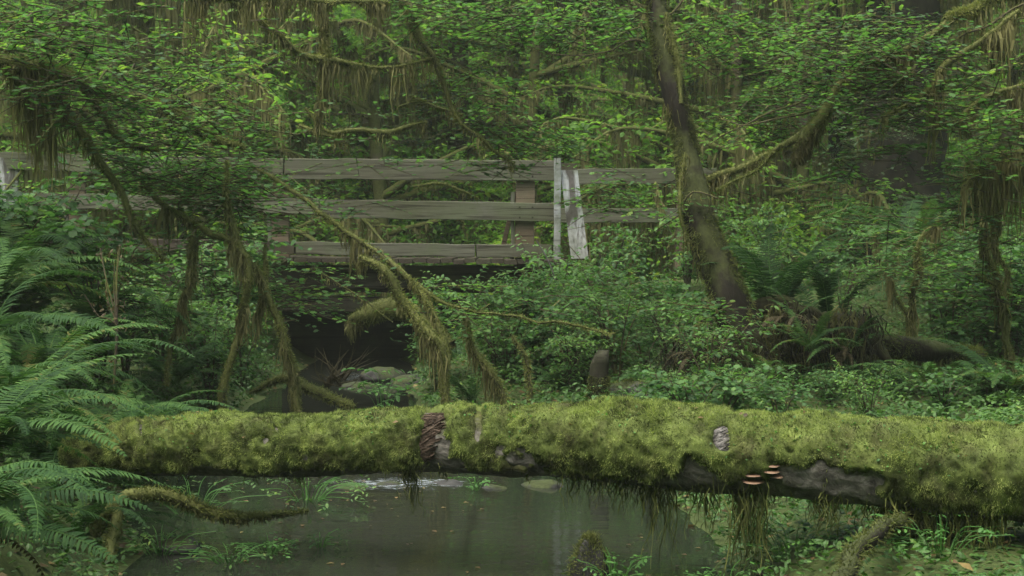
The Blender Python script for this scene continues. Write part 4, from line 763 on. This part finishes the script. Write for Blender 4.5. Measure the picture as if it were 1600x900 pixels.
zone(10, (860, 1120), (17, 20), [0, 1, 2, 4], (.9, 1.3), 'leafy bushes crowding the white bridge post', 'bushes beside the white post', 300)
zone(20, (840, 1120), (12.5, 18), [0, 2, 4], (.6, 1.0), 'low bushes between the log and the bridge end', 'low bushes behind the log on the right bank')
zone(22, (1180, 1720), (15, 22), [1, 2, 3, 4], (.7, 1.1), 'green bushes below the thick dark trunk', 'bushes on the far right bank', 330)
zone(30, (1000, 1720), (10.8, 14), [0, 2, 4], (.4, .7), 'low bushes just behind the right half of the log', 'low bushes behind the right half of the log', 575)
zone(12, (180, 470), (13.2, 17.5), [0, 1, 4], (.7, 1.0), 'bushes among the mossy stems left of the stream', 'bushes left of the stream', 360)
zone(8, (300, 500), (17, 19.6), [0, 1, 3], (.8, 1.2), 'bushes against the left part of the bridge railing', 'bushes against the left railing', 300)
zone(10, (-150, 260), (12, 18), [1, 3], (.9, 1.3), 'tall bushes behind the left ferns', 'tall bushes behind the left ferns', 290)
zone(26, (-100, 1700), (23.5, 34), [1, 3, 2], (1.0, 1.6), 'bright bushes beyond the bridge', 'bushes beyond the bridge')
for kind_, ph in (('mossy_maple', 'moss bearded maples beyond the bridge'), ('spruce_tree', 'dark spruces far beyond the bridge'), ('hemlock_tree', 'drooping hemlocks beyond the bridge')):
    sel = [(p_, o) for i_, p_, o in FTO if o.name.startswith(kind_) and i_ not in uniq]; near = [q for q in sel if q[1].location.y < 42]; far_ = [q for q in sel if q[1].location.y >= 42]
    for grp_, pre in ((near, 'nearer '), (far_, 'farther ')):
        if grp_: ordinal_labels([o for _, o in grp_], pre + ph, [p_ for p_, _ in grp_])
zone(14, (430, 900), (23.6, 27), [1, 2, 4], (1.0, 1.5), 'bright bushes seen between the bridge rails', 'bushes seen between the bridge rails', 262)
put_shrub(at_px(905, 17), 17.0, 4, .9, 'yellower leafy bush directly below the white post', None)

# ================================================================== FERNS
rng = np.random.default_rng(91)
def fern_at(px, d, dz=0, **k):
    x = at_px(px, d); return fern(rng, (x, d, float(H(x, d)) + dz), **k)
fern_at(-45, 7.35, .12, size=.95, n=22, label='large fern whose fronds reach over the left end of the log', dead=2, arc=(-1.9, 1.7))
fern_at(-95, 6.2, .12, size=.9, n=20, label='nearest fern in the lower left corner above the water', dead=3, arc=(-1.6, 1.4))
fern_at(10, 8.6, .25, size=1.05, n=20, label='big arching fern at the left edge level with the bridge rail foot', dead=1)
fern_at(150, 9.8, .10, size=.95, n=18, label='fern spreading behind the left tip of the log', dead=1)
fern_at(60, 10.6, .35, size=1.1, n=22, label='broad fern at the left among shaded leaves below the left railing')
fern_at(215, 11.2, .1, size=.9, n=14, label='fern left of the first mossy leg of the stem clump')
fern_at(-30, 9.6, .5, size=1.1, n=20, label='fern high on the left bank above the big arching fern')
fern_at(150, 12.6, .5, size=1.1, n=18, label='fern under the left bridge railing behind the withered stalk')
fern_at(20, 12.4, .7, size=1.2, n=20, label='fern at the left edge just below the white board')
fern_at(-20, 5.4, -.2, size=.9, n=12, label='lowest fern cut by the bottom left corner', dead=5, arc=(-1.4, 1.2))
fern_at(100, 8.0, -.15, size=.7, n=12, label='small fern tucked beneath the left tip of the log', dead=2)
fern_at(330, 12.2, 0, size=.6, n=12, label='small fern between the two left mossy legs')
fern_at(1215, 14.0, .45, size=1.35, n=12, label='tall upright dark fern growing beside the leaning trunk', meshes=FU, tilt=.12)
fern_at(1290, 14.6, .35, size=1.0, n=10, label='shorter upright fern right of the tall dark fern', meshes=FU, tilt=.2)
fern_at(1235, 13.3, .62, size=.5, n=2, label='withered rusty fern hanging on the dark root mass', dead=9)
fern_at(1085, 13.1, .35, size=.5, n=3, label='withered fern sprawling at the left foot of the leaning trunk', dead=8)
fern_at(1190, 12.9, .15, size=.5, n=10, label='small fern right at the foot of the leaning trunk', dead=3)
fern_at(1265, 13.2, .35, size=.6, n=12, label='fern growing over the front of the dark root mass', dead=2)
fern_at(1320, 13.4, .3, size=.6, n=8, label='ragged fern growing from the rotten log beside the root mass', dead=4)
fern_at(1420, 19, .7, size=1.5, n=16, label='wide bright fern spreading beneath the big dark trunk')
fern_at(1500, 17.5, .5, size=1.2, n=14, label='fern right of the wide bright fern')
fern_at(1460, 12.6, 0, size=.8, n=14, label='fern arching low behind the log below the forked sapling')
fern_at(1580, 12.2, 0, size=.85, n=14, label='fern behind the log at the right edge')
fern_at(1340, 13.2, 0, size=.7, n=13, label='fern behind the log right of the root mass')
fern_at(1020, 13.4, 0, size=.55, n=12, label='small fern left of the leaning trunk base', dead=3)
fern_at(740, 14.2, 0, size=.55, n=10, label='small bright fern behind the middle of the log', meshes=FU)
fern_at(880, 14.5, 0, size=.6, n=12, label='small fern right of the draped limb legs')
#fern_at(1660, 6.4, -.1, size=.6, n=12, label='small fern at the lower right edge in front of the log')
fern_at(90, 9.0, .1, size=.9, n=20, label='fern between the big arching fern and the left tip of the log')
fern_at(190, 10.2, .25, size=.9, n=20, label='fern at the foot of the withered stalk')
fern_at(-10, 11.2, .6, size=1.1, n=20, label='fern in the shade above the highest left fern')
fern_at(270, 13.6, .2, size=.8, n=18, label='fern between the drooping thin branch and the first mossy leg')
# withered reddish shrub on the left
t = empty('withered_shrub', tuple(P(178, 600, 9.4)), 'withered reddish brown leafed stalk standing above the left ferns', 'shrub'); o_ = np.array(t.location); g = G(); tips = []
for a in range(6):
    e = P(178 + rng.uniform(-50, 40), 400 + rng.uniform(-20, 60), 9.4 + rng.uniform(-.15, .15)) - o_; C = catmull(np.array([[0, 0, 0], [.02, 0, .35], [e[0] * .5, e[1] * .5, e[2] * .75], e]), .05); V_, F_ = tube(C, np.linspace(.008, .003, len(C)), 5, .1, 9); g.add(V_, F_, .5); tips.append(C[len(C) // 2:])
g.build('stems', M['twig'], t); C = np.vstack(tips); p = C[rng.integers(0, len(C), 60)]; lv, tg = sprays(rng, p, .09 * rng.uniform(.5, 1.2, 60), 'oval', .038, .03, flat=.8); G().add(*lv).build('foliage', M['deadfern'], t)

# ================================================================== SMALL THINGS
# dark root mass / old log right of the leaning trunk
t = empty('root_mass', (0, 0, 0), 'dark tangled root mass and rotten log right of the leaning trunk', 'roots')
C, R = path([(1180, 575, 13.6, .16), (1235, 545, 13.8, .17), (1290, 530, 13.9, .18), (1340, 535, 14.1, .13), (1420, 545, 14.4, .10), (1530, 560, 14.8, .08)], .05); V_, F_ = tube(C, R, 26, .5, 5, 8); o = G().add(V_, F_, .5).build('rotten_log', M['bark'], t, True)
G().add(*drape(rng, C, R, 420, .4, .14, .007, .3)).build('hanging_moss', M['hang'], o); g = G(); tubefuzz(rng, g, C, R, 6500, .03, .006, .3, amp=.8); g.build('moss_sleeve', M['mossbranch'], o)
for k_ in range(9):
    c_ = P(1215 + 17 * k_, 500 + rng.uniform(-12, 18), 13.55); q_ = c_ + rng.normal(0, 1, (70, 3)) * [.06, .10, .05]; G().add(*strands(rng, q_, rng.uniform(.12, .50, 70), .006, 6, rng.uniform(0, .5, 70), .04)).build('dangling_roots', M['rootbark' if k_ % 3 else 'hang'], t)
for k_ in range(4):
    c_ = P(1190 + 40 * k_, 480 + 14 * k_, 13.9); C2 = catmull(np.array([c_ + [-.3, .1, -.15], c_, c_ + [.25, 0, .02], c_ + [.45, -.1, -.3]]), .04); V_, F_ = tube(C2, np.linspace(.09, .04, len(C2)), 9, .5, 8, k_); G().add(V_, F_, .5).build('root', M['rootbark'], t, True)
# brown stump and mossy mound
t = empty('stump', tuple(P(934, 640, 13.0)), 'short mossy brown stump standing behind the middle of the log', 'stump'); C = np.array([[0, 0, -.2], [0, 0, .1], [.01, 0, .28], [.02, 0, .42]]); C = catmull(C, .03); V_, F_ = tube(C, np.full(len(C), .08), 14, .3, 9, 4); V_[-14:, 2] += .09 * fbm(V_[-14:] * 14, 2, 3) + V_[-14:, 0] * .7; g = G().add(V_, F_, .5); g.Fc.append(np.array([list(range(g.n - 14, g.n))])); o = g.build('stump_wood', M['blackwood'], t, True)
g = G(); tubefuzz(rng, g, C[:-4], np.full(len(C) - 4, .08), 14000, .03, .006, .35, amp=.8); g.build('moss_sleeve', M['mossbranch'], t)
def rock(px, py, d, r, sq, label, m='stone', moss=0, seed=1, pts=(1, 1, 1)):
    c = P(px, py, d); u = np.linspace(0, np.pi, 22); v = np.arange(32) / 32 * 2 * np.pi; U, Vv = np.meshgrid(u, v, indexing='ij'); n0 = np.stack([np.sin(U) * np.cos(Vv), np.sin(U) * np.sin(Vv), np.cos(U)], -1)
    n1 = n0 * (1 + .28 * fbm(n0 * 1.6 + seed * 3.1, 3, seed))[..., None]; n1 = n1 * np.array(pts) * r; i = np.arange(21)[:, None] * 32; j = np.arange(32)[None]; Fa = np.stack([i + j, i + 32 + j, i + 32 + (j + 1) % 32, i + (j + 1) % 32], -1).reshape(-1, 4)
    t = empty('mossy_rock' if moss else 'rock', tuple(c), label, 'rock'); G().add(n1.reshape(-1, 3), Fa, .5).build('rock_body', M[m], t, True)
    if moss:
        rg = np.random.default_rng(seed); k = rg.integers(0, n1.reshape(-1, 3).shape[0], moss); pp = n1.reshape(-1, 3)[k] + rg.normal(0, .008, (moss, 3)); nn = n0.reshape(-1, 3)[k]; kk = nn[:, 2] > -.1; g = G(); addfuzz(g, fuzz(rg, pp[kk], nn[kk], .016 * rg.uniform(.5, 1.6, kk.sum()), .004, .6, np.clip(rg.normal(.4, .2, kk.sum()), 0, 1))); g.build('moss_tufts', M['mossbranch'], t)
    return t
rock(985, 618, 13.2, .20, 1, 'low mossy mound between the stump and the leaning trunk', moss=3000, seed=2, pts=(1.3, .9, .6))
rock(922, 905, 7.45, .105, 1, 'pointed mossy rock standing in the water at the bottom', moss=6000, seed=5, pts=(.85, .7, 1.8))
for i_, (px, py, d, r, lb) in enumerate([(545, 768, 10.3, .10, 'leftmost dark stone in the riffle behind the log'), (610, 763, 10.5, .09, 'dark stone left of the green leaves in the riffle'), (700, 764, 10.5, .11, 'dark wet stone in the middle of the riffle'), (770, 768, 10.3, .08, 'small pale stone at the right end of the riffle'), (850, 766, 10.4, .12, 'flat dark stone right of the riffle'), (600, 590, 18.4, .22, 'dark boulder in the stream below the bridge'), (560, 610, 17.6, .2, 'boulder at the left side of the stream below the bridge'), (640, 600, 18.2, .2, 'boulder at the right side of the stream below the bridge'), (280, 855, 8.2, .1, 'stone at the left waterline in front of the log')]): rock(px, py, d, r, 1, lb, seed=10 + i_, pts=(1.2, 1, .55))
# mossy stick in the water, left
t = empty('mossy_branch', (0, 0, 0), 'thin mossy fallen branch lying in the water below the left of the log', 'branch'); mossy_limb(rng, [(150, 830, 8.0, .03), (200, 782, 8.05, .034), (260, 788, 8.1, .030), (330, 800, 8.2, .028), (400, 808, 8.3, .020), (450, 803, 8.4, .011), (490, 800, 8.45, .005)], t, 'main_stem', dens=260, Lm=.07, fz=14000, tint0=.42)
mossy_limb(rng, [(185, 785, 8.05, .03), (178, 830, 7.95, .03), (165, 880, 7.8, .02)], t, 'side_stem', dens=100, Lm=.08)
t = empty('mossy_root', (0, 0, 0), 'crooked mossy root running to the log at the left stream bank', 'root'); mossy_limb(rng, [(395, 610, 14, .01), (430, 592, 14, .03), (470, 605, 13.8, .04), (520, 625, 13.6, .035), (555, 640, 13.5, .02)], t, 'root', dens=100, Lm=.08, tint0=.55)
t = empty('fallen_branch', (0, 0, 0), 'weathered fallen branch slanting among low leaves at the lower right', 'branch'); mossy_limb(rng, [(1290, 905, 6.0, 0.032), (1340, 868, 6.3, 0.035), (1385, 842, 6.6, 0.032), (1430, 812, 7.1, 0.028), (1500, 785, 7.6, 0.021)], t, 'stem', dens=60, Lm=.05, fz=4500, bark='bark', tint0=.25)
# dead twig bundle by the stream
t = empty('dead_twigs', (0, 0, 0), 'pale dead twigs bristling at the left edge of the dark stream gap', 'twigs'); g = G()
for i_ in range(34):
    p0 = P(525 + rng.uniform(-16, 16), 600 + rng.uniform(-8, 8), 16); e = P(545 + rng.uniform(-60, 50), 545 + rng.uniform(-10, 50), 16 + rng.uniform(-.2, .2)); C = catmull(np.array([p0, (p0 + e) / 2 + rng.normal(0, .03, 3), e]), .06); V_, F_ = tube(C, np.linspace(.008, .002, len(C)), 4, 0, 1); g.add(V_, F_, .5)
g.build('twigs', M['deadfern'], t)
t = empty('pale_twig', (0, 0, 0), 'thin bare pale twig in front of the bridge deck by the white post', 'twig'); C, R = path([(868, 440, 17, .007), (862, 420, 17, .008), (850, 395, 17, .008), (838, 375, 17, .004)], .05); V_, F_ = tube(C, R, 6, 0, 1); G().add(V_, F_, .5).build('stem', M['barewood'], t)
# moss clod hanging under the bridge in front of the cavity
t = empty('mossy_overhang', (0, 0, 0), 'brownish mossy root overhang above the dark gap under the bridge', 'roots'); mossy_limb(rng, [(540, 500, 16, .04), (575, 488, 16, .09), (620, 486, 16, .11), (660, 500, 16, .08), (700, 540, 15.8, .06)], t, 'root', dens=600, Lm=.42, clump=.3, w=.012, tint0=.3)
# low bright plants: compound leaves
def plant(px, py, d, n, spread, size, label, m='sorrel', leaf='oval', h=.14):
    c = P(px, py, d); x, y = c[0], c[1]; z = max(float(H(x, y)), 0.0) - .01; t = empty('low_plant', (x, y, z), label, 'plant'); g = G(); pos = []; 
    for _ in range(n):
        a = rng.uniform(0, 6.28); r = spread * rng.random() ** .5; e = np.array([math.cos(a) * r, math.sin(a) * r, h * rng.uniform(.5, 1.3)]); C = catmull(np.array([e * [.2, .2, 0], e * [.5, .5, .8], e]), .03); V_, F_ = tube(C, np.full(len(C), .002), 4, 0, 1); g.add(V_, F_, .6); pos.append(e)
    g.build('stems', M['sorrel'], t); lv, tg = sprays(rng, np.array(pos), np.full(n, size * 3.5) * rng.uniform(.7, 1.2, n), leaf, size, size * .5, up=.0, flat=.25); G().add(*lv).build('leaves', M[m], t)
plant(600, 625, 15.0, 22, .30, .09, 'bright lime green leafy plant above the log right of the twigs', h=.3)
plant(960, 880, 7.3, 18, .22, .036, 'bright green plant right of the pointed rock at the bottom')
plant(1240, 860, 7.4, 34, .36, .036, 'patch of bright low leaves under the hanging moss at the lower right'); plant(1320, 850, 7.9, 28, .3, .034, 'bright leaves beside the slanting fallen branch')
plant(1130, 895, 7.0, 14, .2, .032, 'small bright plant at the bottom edge right of the water'); plant(1470, 880, 6.8, 26, .3, .034, 'low green plant below the right end of the log')
plant(1560, 850, 7.4, 26, .3, .034, 'leafy plant in the lower right corner', m='cover'); plant(1400, 800, 8.6, 30, .4, .036, 'shaded leaves seen under the log on the right', m='cover'); plant(1270, 810, 8.6, 30, .4, .036, 'leaves seen between moss strands under the log', m='cover')
plant(360, 850, 7.9, 26, .28, .034, 'spray of green leaves over the water below the mossy branch', m='fern', h=.08); plant(420, 830, 8.1, 18, .2, .034, 'green leaves at the tip of the mossy branch', m='sorrel', h=.08); plant(500, 828, 8.3, 12, .14, .03, 'small sprig on the water right of the mossy branch', m='fern', h=.07)
plant(250, 840, 8.1, 26, .3, .034, 'leaves at the left waterline under the mossy branch', m='cover', h=.1); plant(742, 770, 10.2, 9, .10, .04, 'small green tuft in the riffle behind the log', h=.09)
plant(300, 780, 9.3, 30, .5, .04, 'shaded leaves behind the mossy branch under the log', m='cover', h=.15); plant(480, 775, 9.8, 30, .45, .04, 'shaded leaves under the log left of the riffle', m='cover', h=.12)
print('objects', len(bpy.data.objects), 'verts', sum(len(m.vertices) for m in bpy.data.meshes))

# ================================================================== HAZE
mh, nh, lh, oh = mat('pale_forest_air'); pv = nh.new('ShaderNodeVolumePrincipled'); pv.inputs['Color'].default_value = (.82, .95, .80, 1); pv.inputs['Density'].default_value = .0011; pv.inputs['Anisotropy'].default_value = .2
lh.new(pv.outputs[0], oh.inputs['Volume'])
bx_ = np.array([(x, y, z) for x in (-80, 80) for y in (-45, 125) for z in (-2, 46)], float)
hz = G().add(bx_, np.array([(0, 1, 3, 2), (4, 6, 7, 5), (0, 4, 5, 1), (2, 3, 7, 6), (0, 2, 6, 4), (1, 5, 7, 3)]), 0).build('haze', mh); tag(hz, kind='stuff')
